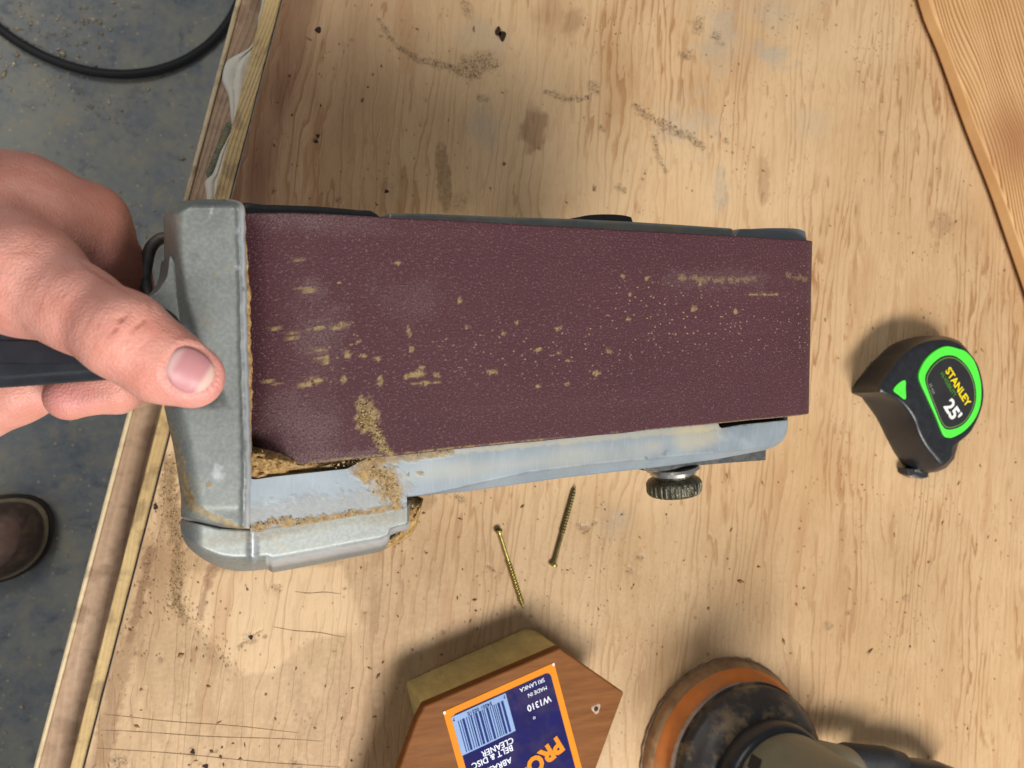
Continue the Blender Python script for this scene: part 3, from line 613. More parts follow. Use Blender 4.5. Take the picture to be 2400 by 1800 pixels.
# ------------------------------------------------------------------ abrasive belt cleaner: rubber block under wooden plate
def mat_plate():
    m = Mat('varnished_brown_wood', .55, 0, .1); v = m.map((1, 1, 1), (0, 0, .25)); st = m.map((.12, 1, 1), (0, 0, .25))
    c = m.ramp(m.noise(260., st, 4., .6), [(.3, (.15, .052, .014)), (.7, (.23, .090, .026))]); c = m.mix(m.math('MULTIPLY', m.step(m.noise(35., detail=4.), .5, .7), .25), c, (.22, .10, .04)); m.col(c); m.bump(m.noise(500., st), .0002, .5); return m.m
CREPE = simple('crepe_rubber', (.62, .48, .19), .5, 0, .4, .15, 120, .0006)
ZB = .034
blk = thing('belt_cleaner', P1(1180, 1760, 0), 'hexagonal brown wooden plate with orange and blue label on a tan rubber block', 'belt cleaner')
plp = np.array([(994, 1654), (1312, 1518), (1463, 1623), (1398, 1800), (1330, 1985), (1060, 2090), (860, 2020), (936, 1800), (975, 1690)], float)
pw = pz(plp, ZB); plate('wood_plate', pw, (0, 0, -.007), mat_plate(), blk, .0012)
tp = np.array([(1000, 1657), (1310, 1524), (1330, 1530), (1420, 1640), (1300, 1970), (1085, 2000)], float)
bp = np.array([(947, 1595), (1228, 1469), (1253, 1475), (1320, 1540), (1205, 1815), (1012, 1850)], float)
TP = pz(tp, ZB-.007); BP = pz(bp, .0)
cr = ringloft('rubber_block', [BP, TP], CREPE, blk, 30)
mod = cr.modifiers.new('bevel', 'BEVEL'); mod.width = .0025; mod.segments = 4; mod.limit_method = 'ANGLE'
nh = P1(1397, 1661, ZB); lathe('nail_hole', [(0, .0016), (.0002, .0014)], nh, (0, 0, 1), simple('dark_hole', (.015, .010, .008), .8), blk, 12)
lathe('hole_rim', [(-.0001, .0030), (.00012, .0026)], nh, (0, 0, 1), simple('splintered_wood', (.42, .28, .20), .8, var=.5, sc=900), blk, 14, lambda t, h, r: r*(1+.2*np.sin(3*t+1)))
# label
O_ = P1(1038, 1668, ZB); ex_ = P1(1298, 1553, ZB)-O_; wl = np.linalg.norm(ex_); ex_ = _unit(ex_); ey_ = np.cross([0, 0, 1.], ex_)   # ey points up the picture
ORNG = simple('orange_print', (.74, .24, .012), .6, 0, .12, .05, 100, 0); NAVY = simple('navy_print', (.009, .008, .085), .6, 0, .08, .15, 80, 0, .10); PBLU = simple('pale_blue_print', (.25, .37, .62), .6, 0, .1, .06, 80, 0); BARB = simple('barcode_blue_print', (.012, .025, .15), .6, 0, .1, .1, 100, 0); LWHT = simple('label_white_print', (.70, .74, .88), .4, 0, .5, .05, 100, 0)
def LP(a, b, z=0.): return O_+a*ex_-b*ey_+np.array([0, 0, z])
def rrect(a0, b0, a1, b1, r, z):
    P = []
    for (ca, cb, t0) in [(a1-r, b0+r, -90), (a1-r, b1-r, 0), (a0+r, b1-r, 90), (a0+r, b0+r, 180)]:
        for k in range(6): t = math.radians(t0+k*18); P.append(LP(ca+r*math.cos(t), cb+r*math.sin(t), z))
    return np.array(P)
hl = wl*1.3
lab = plate('label', rrect(0, 0, wl, hl, .0022, .0003), (0, 0, -.0003), ORNG, blk, 0)
m_ = wl*.055
plate('label_field', rrect(m_, m_, wl-m_, hl-m_, .003, .00045), (0, 0, -.0002), NAVY, lab, 0)
for a in (0, wl-.0012): plate('label_corner', rrect(a, 0, a+.0012, .0016, .0004, .00042), (0, 0, -.0002), LWHT, lab, 0)
# barcode panel: measured in the label's own axes
def toL(px, py): d = P1(px, py, ZB)-O_; return d@ex_, -(d@ey_)
ba0, bb0 = toL(1057, 1680); ba1, bb1 = toL(1184, 1624); bc0 = toL(1205, 1713); bb2 = bc0[1]; bb0 = (bb0+bb1)/2
plate('barcode_panel', rrect(ba0, bb0, ba1, bb2, .0003, .0006), (0, 0, -.0002), PBLU, lab, 0)
V = []; F = []; a = ba0+.0028; rr = random.Random(3)
while a < ba1-.0030:
    w_ = rr.choice([.0005, .0005, .0009, .0014]); q = [LP(a, bb0+.0034, .00075), LP(a+w_, bb0+.0034, .00075), LP(a+w_, bb2-.0008, .00075), LP(a, bb2-.0008, .00075)]
    k = len(V); V += q; F.append([k, k+1, k+2, k+3]); a += w_+rr.choice([.0005, .0006, .0009])
mesh('barcode', V, F, BARB, lab, flat=True)
flip = lambda s_, c, size, mat, off=0., sx=1., nm='lettering', ang=0.: text(nm, s_, LP(c[0], c[1], .0008), -(ex_*math.cos(ang)+ey_*math.sin(ang)), -ey_, size, mat, lab, off=off, sx=sx)
bw = ba1-ba0
flip('54001 00310', ((ba0+ba1)/2, bb0+.0020), .0028, BARB, .0, 1.)
flip('7', (ba1-.0012, bb0+.0016), .0024, BARB); flip('7', (ba0+.0010, bb0+.0016), .0024, BARB)
flip('SRI LANKA', toL(1246, 1604), .0034, LWHT, .0, .95); flip('MADE IN', toL(1258, 1619), .0032, LWHT, .0, .95)
flip('W1310', toL(1262, 1647), .0052, LWHT, .01, .95); flip('o', toL(1251, 1682), .0030, LWHT)
flip('CLEANER', toL(1165, 1749), .0048, LWHT, .004, .95); flip('BELT & DISC', toL(1153, 1772), .0048, LWHT, .004, .95); flip('ABRASIVE', toL(1160, 1796), .0048, LWHT, .004, .95)
text('lettering', 'PRO-STICK', LP(*toL(1313, 1737), .0008), -(ex_*math.cos(.28)+ey_*math.sin(.28)), -ey_, -0+.0130, ORNG, lab, off=.05, align='LEFT', sx=.95)
# ------------------------------------------------------------------ random orbit sander (bottom right)
pc = P1(1708, 1778, .006)
ORG = simple('orange_pad_foam', (.62, .19, .04), .7, 0, .3, .15, 60, .0003, .40, 40); SKIRT = simple('dusty_black_skirt', (.030, .026, .025), .45, 0, .5, .3, 28, .0002, .55, 55); GBODY = simple('grey_green_plastic', (.17, .17, .125), .45, 0, .5, .12, 60, .0002, .15); DISC = simple('brown_disc_paper', (.22, .14, .09), .8, 0, .3, .3, 200, .0004, .5); SILV = simple('thin_silver_band', (.40, .40, .45), .35, .7)
ros = thing('orbital_sander', pc*[1, 1, 0], 'round sander with orange pad, dusty black skirt and grey body standing at the bottom right', 'sander')
Z = (0, 0, 1); b0 = pc*[1, 1, 0]
def jag(t, h, r): return r*(1+.006*np.sin(t*23)*np.sin(t*7+1)+.004*np.sin(41*t))
lathe('sanding_disc', [(0., .0645), (.0006, .0648), (.0018, .0648), (.002, .063)], b0, Z, DISC, ros, 160, jag)
lathe('pad', [(.0100, .0605), (.0115, .0598), (.0155, .0568), (.018, .053), (.019, .045)], b0, Z, ORG, ros, 96, sh=60)
lathe('pad_rim', [(.002, .0635), (.006, .0632), (.0090, .0618), (.0103, .0600)], b0, Z, simple('dusty_pad_rim', (.30, .17, .085), .8, 0, .2, .3, 120, .0004, .6, 70), ros, 120, sh=60)
lathe('pad_band', [(.018, .0540), (.0225, .0538)], b0, Z, SILV, ros, 160, lambda t, h, r: r*(1+.008*(np.sin(t*60) > .2)))
lathe('skirt', [(.0215, .0535), (.024, .0560), (.0245, .0545), (.031, .0545), (.032, .0530), (.038, .0500), (.043, .0440), (.044, .0405)], b0, Z, SKIRT, ros, 96, sh=60)
lathe('collar', [(.043, .0395), (.048, .0405), (.055, .0395), (.058, .0370)], b0, Z, BLACK, ros, 96, sh=60)
lathe('body', [(.058, .0360), (.062, .0368), (.072, .0366), (.085, .036), (.10, .036), (.115, .035), (.125, .029), (.13, .015)], b0+[.0, 0, 0], Z, GBODY, ros, 96, sh=60)
sh0 = Pd(np.array(1880.), np.array(1830.), .37); sh1 = Pd(np.array(2060.), np.array(1850.), .40)
port = [Pz(np.array(a), np.array(b), c) for a, b, c in [(1900., 1800., .030), (1985., 1775., .030), (2070., 1781., .030), (2110., 1792., .029)]]
tube('dust_port', port, [.0095, .0095, .0090, .0085], RUBBER, ros, 24)
hose2 = [Pz(np.array(a), np.array(b), .030) for a, b in [(2062., 1812.), (2130., 1812.), (2190., 1818.), (2230., 1832.), (2262., 1870.)]]
tube('hose_stub', hose2, [.0098, .0102, .0102, .0100, .0098], BLACK, ros, 24)
for a, b, ww, hh in [(1742, 1768, 9, 24), (1768, 1785, 20, 24)]:
    q = Pz(np.array([a-ww, a+ww*.4, a+ww, a-ww*.4], float), np.array([b+hh, b-hh, b-hh*.6, b+hh*1.2], float), np.full(4, .088))
hb_ = [Pz(np.array(a), np.array(b), c) for a, b, c in [(1830., 1900., .062), (1880., 1850., .058), (1930., 1815., .050), (1975., 1808., .042), (2000., 1812., .036)]]
tube('port_housing', hb_, [.024, .023, .0205, .016, .011], GBODY, ros, 32)
def cyl(px, py, r):
    R_ = ray(np.array(px, float), np.array(py, float)); o = CAM-b0; A = (R_[:, :2]**2).sum(1); Bq = (R_[:, :2]*o[:2]).sum(1); Cq = (o[:2]**2).sum()-r*r
    return CAM+R_*((-Bq-np.sqrt(np.maximum(Bq*Bq-A*Cq, 0)))/A)[:, None]
for q in ([(1741, 1750), (1754, 1757), (1742, 1782), (1737, 1812), (1726, 1812), (1730, 1778)], [(1762, 1766), (1785, 1780), (1779, 1803), (1762, 1812), (1752, 1795)]):
    q = np.array(q, float); plate('vent', cyl(q[:, 0], q[:, 1], .0373), (0, 0, -.0001), RUBBER, ros, 0)
# vents follow the curve of the body
def vent(a0, a1, z0, z1):
    P = []; n = 6
    for zz_ in (z0, z1):
        for k in range(n+1): t = math.radians(a0+(a1-a0)*k/n); P.append(b0+np.array([.0356*math.cos(t), .0356*math.sin(t), zz_]))
    F = [[k, k+1, n+1+k+1, n+1+k] for k in range(n)]; return mesh('vent', P, F, RUBBER, ros)

# ------------------------------------------------------------------ loose dust on the bench
n = 2600; qx = RNG.uniform(250, 2400, n); qy = RNG.uniform(0, 1800, n); dens = np.where(qy > 1080, .9, .28)*(.3+1.1*fbm(qx/120, qy/120, 2))
k = (RNG.random(n) < dens*.42) & (qx > E0(qy)+12); qx, qy = qx[k], qy[k]
flakes('bench_sawdust', Pz(qx, qy, np.full(len(qx), .0004)), np.abs(RNG.normal(0, .00055, len(qx)))+.0003, DUSTD, 'dark brown wood crumbs scattered over the workbench top', 'sawdust', 2.2)
P = []
for pts, wd, nn in [([(395, 1080), (402, 1190), (420, 1310), (410, 1400), (432, 1450)], 13, 2600), ([(425, 1440), (480, 1490), (560, 1575)], 10, 500), ([(890, 50), (985, 140), (1060, 160), (1200, 185)], 14, 500), ([(1490, 252), (1570, 300), (1650, 345)], 11, 350), ([(330, 1250), (280, 1500), (250, 1750)], 30, 500), ([(380, 1120), (350, 1300), (330, 1420)], 22, 600), ([(960, 1175), (975, 1235), (925, 1275)], 9, 420), ([(1000, 1165), (1150, 1150)], 4, 90), ([(1300, 1260), (1400, 1330), (1500, 1380)], 70, 700)]:
    pts = np.array(pts, float); i = RNG.integers(0, len(pts)-1, nn); t = RNG.random(nn)[:, None]
    q = pts[i]*(1-t)+pts[i+1]*t+RNG.standard_t(2.5, (nn, 2))*wd*.8; P.append(q[q[:, 0] > E0(q[:, 1])+4])
q = np.concatenate(P); flakes('fine_sawdust', Pz(q[:, 0], q[:, 1], np.full(len(q), .0005)+RNG.random(len(q))*.0006), np.clip(RNG.exponential(.00014, len(q)), .00008, .0006), DUSTL, 'fine tan sawdust gathered in streaks beside the sander housing', 'sawdust', 1.6)
#SANDER
# ------------------------------------------------------------------ belt sander held upside down
def P1w(x, y, w): return Pw(np.array(float(x)), np.array(float(y)), w)
DN = M @ np.array([0, 0, -1.])
root = P1w(1150, 800, 0.); root = root*[1, 1, 0]
sander = thing('belt_sander', root, 'old grey cast metal belt sander held upside down with its maroon belt facing up', 'belt sander')
WID = .0762; UN = .2335; R1 = .0165; UR = .024; R2 = .032
# sanding belt: one closed loop over nose and rear rollers
uu = []; ww = []; nu = 380
for t in np.linspace(0, 1, nu): uu.append(UR+(UN-UR)*t); ww.append(0.)
for t in np.linspace(0, math.pi, 50)[1:]: uu.append(UN+R1*math.sin(t)); ww.append(-R1+R1*math.cos(t))
e0 = np.array([UN, -2*R1]); e1 = np.array([UR, -2*R2])
for t in np.linspace(0, 1, 20)[1:]: q = e0*(1-t)+e1*t; uu.append(q[0]); ww.append(q[1])
for t in np.linspace(math.pi, 2*math.pi, 40)[1:-1]: uu.append(UR+R2*math.sin(t)); ww.append(-R2+R2*math.cos(t))
uu = np.array(uu); ww = np.array(ww); nv = 130; vv = np.linspace(0, WID, nv)
k_ = nu+58; uu = np.roll(uu, -k_); ww = np.roll(ww, -k_)      # the loop is joined on its hidden lower run
GU = np.repeat(uu[:, None], nv, 1); GW = np.repeat(ww[:, None], nv, 1); GV = np.repeat(vv[None], len(uu), 0)
GV = GV+.0004*(fbm(GU*60, GU*0, 3)-.5)*(np.abs(GV/WID-.5) > .49)
G = UVW(GU, GV, GW); X, Y, _ = topx(G)
V = G.reshape(-1, 3); m = len(uu); i = np.arange(m)[:, None]; j = np.arange(nv-1)[None]; i2 = (i+1) % m
F = np.stack([i*nv+j, i*nv+j+1, i2*nv+j+1, i2*nv+j], -1).reshape(-1, 4)
wd = np.zeros_like(X); wh = wd.copy(); wg = wd.copy()
for (a, b, rx, ry, an) in [(692, 610, 10, 6, 0), (795, 663, 5, 3, 0), (930, 616, 7, 5, 0), (710, 675, 9, 5, 10), (722, 680, 14, 5, 20), (1077, 705, 6, 8, 20), (698, 756, 10, 4, 10), (735, 745, 4, 5, 0), (740, 770, 18, 5, -12), (796, 764, 22, 8, -8), (648, 770, 10, 5, 0), (690, 788, 6, 10, 0),
                           (740, 820, 18, 10, 0), (762, 838, 12, 14, 0), (812, 828, 14, 9, 10), (848, 834, 12, 4, 0), (880, 842, 10, 6, 0), (958, 776, 5, 12, -15), (962, 820, 7, 7, 0), (732, 895, 20, 10, -15), (652, 900, 12, 8, 0), (627, 893, 8, 6, 0), (803, 890, 7, 8, 0), (890, 893, 8, 12, 10), (970, 878, 22, 9, -10), (1000, 897, 32, 4, -3), (1022, 880, 8, 8, 0), (985, 865, 8, 9, 0), (640, 830, 6, 4, 0),
                           (1095, 765, 5, 6, 0), (1180, 780, 6, 5, 0), (1210, 755, 4, 5, 0), (1308, 770, 9, 5, 0), (1262, 820, 10, 6, 0), (1310, 826, 6, 5, 0), (1425, 822, 8, 6, 10), (1150, 872, 12, 6, 0), (1395, 873, 9, 6, 0), (1260, 905, 8, 4, 0), (1328, 900, 6, 5, 0), (1330, 845, 9, 4, 0), (1475, 690, 6, 4, 0), (1460, 647, 6, 5, 0), (1515, 652, 5, 5, 0), (1625, 722, 9, 7, 0), (1640, 665, 5, 5, 0), (1790, 690, 7, 4, 0), (1472, 748, 6, 4, 0), (1722, 730, 5, 6, 0), (840, 800, 5, 4, 0)]:
    mx(wd, ell(X, Y, a, b, rx, ry, an, .4, .9, a+b, .9))
mx(wd, brush(X, Y, [(850, 945), (862, 965), (872, 1000), (892, 1040), (910, 1062)], 17, 9, 1.3, 41, 1.)); mx(wd, ell(X, Y, 850, 985, 22, 22, 20, .5, 1., 42, 1.)); mx(wd, ell(X, Y, 870, 968, 16, 30, -20, .5, 1., 43, 1.))
mx(wd, brush(X, Y, [(1595, 650), (1670, 655), (1765, 655)], 6, 6, 1.9, 44, .45)); mx(wd, brush(X, Y, [(1755, 690), (1820, 690)], 2.5, 2.5, .8, 45, .8)); mx(wd, brush(X, Y, [(1845, 645), (1880, 655)], 6, 6, 1.8, 46, .4)); mx(wd, brush(X, Y, [(1640, 602), (1690, 612)], 0.1, .1, .5, 47, .0))
mx(wd, brush(X, Y, [(720, 1082), (900, 1064), (1100, 1046), (1400, 1018), (1901, 971)], 2.2, 1.2, .5, 48, .9))
mx(wd, sst(.9, 1., 1-(X-1885)/25*0)*0)
mx(wh, ell(X, Y, 760, 520, 210, 45, 5, .9, .8, 51, .8)); mx(wh, ell(X, Y, 700, 1000, 120, 90, 20, .9, .7, 52, .8)); mx(wh, ell(X, Y, 740, 800, 90, 110, 0, .9, .7, 53, .65)); mx(wh, ell(X, Y, 730, 680, 40, 35, 0, .9, .6, 54, .8)); mx(wh, brush(X, Y, [(680, 1080), (760, 1076), (900, 1062)], 26, 14, .8, 55, .9)); mx(wh, ell(X, Y, 960, 690, 90, 60, 10, .9, .8, 56, .4)); mx(wh, brush(X, Y, [(1570, 655), (1780, 655)], 26, 26, .8, 57, .35))
wh = np.maximum(wh, .03)
wg = np.clip(ell(X, Y, 1620, 770, 340, 150, -3, 1., .6, 58, 1.)+ell(X, Y, 1180, 840, 300, 90, -3, 1., .6, 59, .55)+ell(X, Y, 780, 800, 200, 130, 0, 1., .6, 60, .5)+sst(1840, 1900, X)*.5*(Y > 620)*(Y < 900), 0, 1)
wh = np.maximum(wh, sst(1872, 1912, X)*.5)
wear_sheen = np.stack([wd, wh, wg], -1).reshape(-1, 3)
belt = mesh('sanding_belt', V, F, BELT, sander, attrs={'wear_sheen': wear_sheen, 'uvb': np.stack([np.cumsum(np.r_[0, np.hypot(np.diff(uu), np.diff(ww))])[:, None]*1.+0*GV, GV, 0*GV], -1).reshape(-1, 3)})
sm = belt.modifiers.new('thickness', 'SOLIDIFY'); sm.thickness = .0009; sm.offset = 0
# rear cover: the broad grey casting over the rear roller
Lx = lambda y: np.interp(y, [467, 469, 472, 480, 500, 560, 640, 800, 955, 990, 1040, 1100, 1163, 1210, 1217, 1224, 1231, 1237, 1239], [486, 444, 426, 402, 384, 384, 385, 385, 385, 393, 405, 415, 424, 424, 430, 458, 488, 516, 550])
Rx = lambda y: np.interp(y, [467, 469, 472, 476, 482, 500, 600, 700, 800, 900, 1000, 1100, 1150, 1239], [540, 552, 562, 568, 572, 574, 577, 579, 581, 584, 587, 589, 588, 586])+1.3*np.sin(y*.11)*np.sin(y*.037)
ys_ = np.r_[467, 467.7, 468.5, 469.5, 471, 473, 476, 480, np.arange(485, 1215, 5.), np.linspace(1216, 1239, 8)]; ss = np.r_[0, .012, .03, .055, np.linspace(.085, .93, 54), .945, .96, .972, .983, .992, 1.]
PX = Lx(ys_)[:, None]*(1-ss)+Rx(ys_)[:, None]*ss; PY = np.repeat(ys_[:, None], len(ss), 1)
dl = (PX-Lx(PY)); dr = (Rx(PY)-PX)
gx = np.interp(PY, [480, 520, 600, 700, 800, 850, 900, 930, 960], [398, 404, 418, 436, 466, 488, 512, 528, 545]); gd = (PX-gx)
wz = .0035-.000022*np.clip(573-PX, 0, 200)
wz = wz-.010*(1-np.clip(dl/52, 0, 1))**2.2-.0055*(1-np.clip((PY-467)/26, 0, 1))**2.2-.0012*(1-np.clip(dr/7, 0, 1))**2
ga = sst(480, 560, PY)*(1-sst(900, 960, PY)); gg = 3.5*np.log1p(np.exp(np.clip(-gd/3.5, -20, 20))); wz = wz-ga*.0062*(1-np.exp(-gg/20.))
wz = wz-.003*sst(1185, 1239, PY)
wz = wz+.0010*np.exp(-((dr-16)/6)**2)
G = Pw(PX, PY, wz)
du = np.clip(brush(PX, PY, [(392, 1000), (415, 1060), (430, 1130), (455, 1190), (530, 1225), (575, 1240)], 15, 7, 1., 61, .8)+ell(PX, PY, 435, 1165, 42, 50, 20, 1., .9, 62, .55)+ell(PX, PY, 490, 1137, 7, 6, 0, .4, .5, 63, .9)+.25*ell(PX, PY, 400, 560, 30, 200, 0, .9, .5, 64), 0, 1)
ba = np.clip((1-sst(5, 17, dr+9*(fbm(PY/9, PX*0, 5)-.5)))*1.+ell(PX, PY, 556, 541, 4, 8, 15, .3, .4, 65, 1.)+ell(PX, PY, 558, 627, 7, 6, 0, .3, .6, 66, .9)+ell(PX, PY, 495, 495, 4, 14, 20, .7, .6, 67, .5)+ell(PX, PY, 510, 1110, 16, 20, 20, .9, .8, 68, .45)+ell(PX, PY, 570, 490, 8, 5, 0, .5, .5, 69, .7), 0, 1)
gr = ell(PX, PY, 456, 600, 14, 12, 0, .6, .5, 70, .28)+ell(PX, PY, 571, 677, 4, 7, 0, .4, .4, 71, .5)+.35*brush(PX, PY, [(400, 1195), (470, 1224), (575, 1240)], 5, 4, .5, 72)
down = -SW*.045-SU*-.006
solidgrid('rear_cover', G, {'l': DN*.06, 't': DN*.05, 'r': -SW*.0022, 'b': DN*.03}, CAST, sander, 'ltrb', {'wear_sheen': np.stack([du, ba, np.clip(gr, 0, 1)], -1)})
# neck that runs back to the handle, under the thumb
nk = smooth([(402, 600), (392, 645), (380, 668), (366, 686), (345, 698), (300, 712), (230, 730), (230, 845), (300, 880), (360, 915), (402, 945), (430, 900), (430, 700)], 4)
plate('neck', Pw(nk[:, 0], nk[:, 1], np.full(len(nk), -.0055)), -SW*.022, CAST, sander, .004, 5)
# guard loop behind the cover
gp = smooth([(392, 556), (372, 562), (354, 580), (345, 610), (340, 650), (346, 690), (360, 740)], 5, False)
tube('trigger_guard', Pd(gp[:, 0], gp[:, 1], np.full(len(gp), .262)), .0020, DKGREY, sander, 14)
# handle
hp = smooth([(-320, 700), (0, 705), (200, 720), (330, 740), (370, 830), (330, 884), (240, 896), (120, 905), (0, 914), (-160, 922), (-320, 930)], 4)
plate('handle', Pd(hp[:, 0], hp[:, 1], .2130+0*hp[:, 0]), M @ np.array([0, .004, -.021]), BLACK, sander, .0048, 8)
hp2 = smooth([(-320, 790), (0, 798), (100, 800), (250, 830), (250, 850), (100, 852), (0, 852), (-320, 862)], 4)
plate('handle_inlay', Pd(hp2[:, 0], hp2[:, 1], .2124+0*hp2[:, 0]), M @ np.array([0, 0, -.003]), simple('matt_black_inlay', (.014, .014, .020), .5, 0, .4, .2, 200, .00005), sander, .0004)
# side plate (flat milled arm)
xs = np.r_[np.linspace(587, 950, 80), 953.4, 954.0, np.linspace(956, 1780, 150), 1790, 1800, 1810, 1818, 1826, 1833, 1838, 1842, 1845, 1847]
In = np.interp(xs, [587, 598, 647, 739, 813, 850, 905, 1680, 1687, 1739, 1800, 1846, 1847], [1122, 1124, 1117, 1107, 1099, 1080, 1050, 980, 1004, 995, 989, 984, 985])
Ot = np.interp(xs, [587, 657, 820, 953.5, 954, 1100, 1326, 1450, 1540, 1676, 1789, 1816, 1834, 1843, 1846, 1847], [1250, 1240, 1212, 1195, 1165, 1151, 1119, 1105, 1095, 1077, 1056, 1047, 1034, 1018, 1006, 988])
Fl = np.interp(xs, [587, 953.5, 954, 1000, 1100, 1236, 1416, 1597, 1740, 1790, 1834, 1847], [1250, 1195, 1164, 1158, 1137, 1106, 1084, 1067, 1054, 1046, 1026, 987]); Fl = np.minimum(Fl, Ot-.5)
s1 = np.linspace(0, 1, 26); s2 = np.linspace(0, 1, 8)[1:]
PY = np.concatenate([In[:, None]*(1-s1)+Fl[:, None]*s1, Fl[:, None]*(1-s2)+Ot[:, None]*s2], 1); PX = np.repeat(xs[:, None], PY.shape[1], 1)
wz = np.full_like(PX, -.0035); f = np.clip((PY-Fl[:, None])/(Ot-Fl+1e-6)[:, None], 0, 1)
wz = wz-.0035*f-.0006*(f > .01)-.0012*sst(1690, 1847, PX)-.0006*ell(PX, PY, 1700, 1050, 60, 30, 0, 1., .6, 80)
G = Pw(PX, PY, wz)
du = np.clip(brush(PX, PY, [(862, 1088), (900, 1120), (925, 1160), (930, 1190)], 44, 10, .7, 81, 1.)+brush(PX, PY, [(860, 1085), (960, 1070), (1060, 1062)], 16, 6, .8, 82, .8)+brush(PX, PY, [(590, 1240), (640, 1226), (720, 1222), (850, 1202), (950, 1186)], 13, 6, 1.4, 83, .8)+.22*brush(PX, PY, [(590, 1230), (720, 1205), (850, 1185), (930, 1150)], 50, 40, .8, 101)+ell(PX, PY, 985, 1110, 9, 5, 0, .5, .6, 84, .8)+brush(PX, PY, [(820, 1100), (870, 1140), (905, 1180)], 12, 6, 1.8, 85, .45), 0, 1)
ba = np.clip(ell(PX, PY, 1630, 1025, 95, 28, -10, .9, .7, 86, .55)+brush(PX, PY, [(1000, 1066), (1690, 1000)], 6, 8, .8, 87, .5)+.30*ell(PX, PY, 1200, 1090, 300, 30, -6, 1., .8, 88), 0, 1)
gr = np.clip(.28*np.exp(-((PY-Fl[:, None])/3.)**2)*(PX > 960)*(PX < 1560)*sst(.3, .7, fbm(PX/25, PY/25, 6))+ell(PX, PY, 1560, 1058, 14, 5, -60, .5, 1., 89, .4)+brush(PX, PY, [(1690, 1002), (1760, 992), (1850, 983)], 3, 3, .8, 90, .7)+ell(PX, PY, 1514, 1073, 4, 3, 0, .5, .5, 91, .6)+.8*np.exp(-(((PX-954)/2.5)**2))*(PY < 1170)*(PY > 1160)+.7*brush(PX, PY, [(590, 1243), (657, 1234), (820, 1206), (950, 1189)], 4, 3, .5, 92), 0, 1)
scr = brush(PX, PY, [(695, 1132), (770, 1182)], 1.5, 1, .3, 93, .6)+brush(PX, PY, [(648, 1132), (700, 1130)], 1.5, 1, .3, 94, .6)
solidgrid('side_plate', G, -SW*.012, MILL, sander, 'lrtb', {'wear_sheen': np.stack([du, ba, gr], -1)})
# lower lip of the motor housing
xs = np.r_[422.5, 424, 427, 431, 436, 442, np.arange(450, 908, 4.), 909.5, 910.5, 913.5, 914.5, 928, 929.5, 940, 950, 954]
U_ = np.interp(xs, [422, 424, 458, 513, 574, 657, 820, 954], [1222, 1217, 1225, 1237, 1240, 1231, 1203, 1185])
Lo = np.interp(xs, [422, 424, 430, 440, 457, 477, 500, 524, 556, 590, 626, 632, 639, 690, 748, 892, 910, 910.4, 913.6, 914, 929, 929.6, 954], [1224, 1246, 1264, 1282, 1297, 1311, 1324, 1333, 1339, 1338, 1334, 1338, 1342, 1333, 1322, 1293, 1283, 1280, 1270, 1264, 1256, 1255, 1249])
s1 = np.linspace(0, 1, 34); PY = U_[:, None]*(1-s1)+Lo[:, None]*s1; PX = np.repeat(xs[:, None], 34, 1)
wz = -.0062-.0008*np.exp(-(s1/.02)**2)[None]-.014*np.clip((s1[None]-.62)/.38, 0, 1)**2.4-.012*(1-np.clip((PX-422)/55, 0, 1))**2
rid = np.exp(-((PX-592)/9)**2); wz = wz+.0010*rid*(1-sst(1300, 1325, PY)); wz = wz-.0018*np.exp(-((PX-566)/12)**2-((PY-1322)/9)**2)+.0015*np.exp(-((PX-597)/11)**2-((PY-1320)/9)**2)-.0035*sst(.80, .9, s1[None])*np.exp(-((PX-630)/4)**2)
G = Pw(PX, PY, wz)
du = .25*ell(PX, PY, 700, 1240, 300, 20, -8, 1., .9, 95)+.30*ell(PX, PY, 430, 1225, 60, 16, 0, 1., .9, 96); ba = np.clip(ell(PX, PY, 596, 1270, 10, 50, 0, .8, .6, 97, .75)+.95*sst(.66, .76, s1+0*s1)[None]*(1-sst(.82, .93, s1))[None]*(PX > 625)*(.5+.7*fbm(PX/14, PY/5, 98)), 0, 1)  # lower band in ba is a painted highlight; the rest is bare metal
solidgrid('housing_lip', G, DN*.035, CAST, sander, 'lrtb', {'wear_sheen': np.stack([np.clip(du, 0, 1), ba, 0*ba], -1)})
# motor housing and top handle underneath, down to the bench; unseen, bulked out to widen the shadow
mc = UVW(np.array(.085), np.array(.036), np.array(-.030))
lathe('unseen_motor_housing', [(0, .030), (.004, .038), (.05, .042), (.095, .040), (.108, .030)], mc, -SW, CAST, sander, 48)
fb = UVW(np.array(.185), np.array(.035), np.array(-.030)); hb = (fb[2]-.004)/SW[2]
lathe('unseen_front_knob', [(0, .012), (.03, .012), (hb*.6, .013), (hb*.8, .02), (hb-.006, .022), (hb, .016)], fb, -SW, BLACK, sander, 40)
inner = UVW(np.array([.012, .215, .215, .012]), np.array([.004, .004, .072, .072]), np.array([-.006]*4))
plate('unseen_frame_block', inner, -SW*.050, DKGREY, sander, .001)
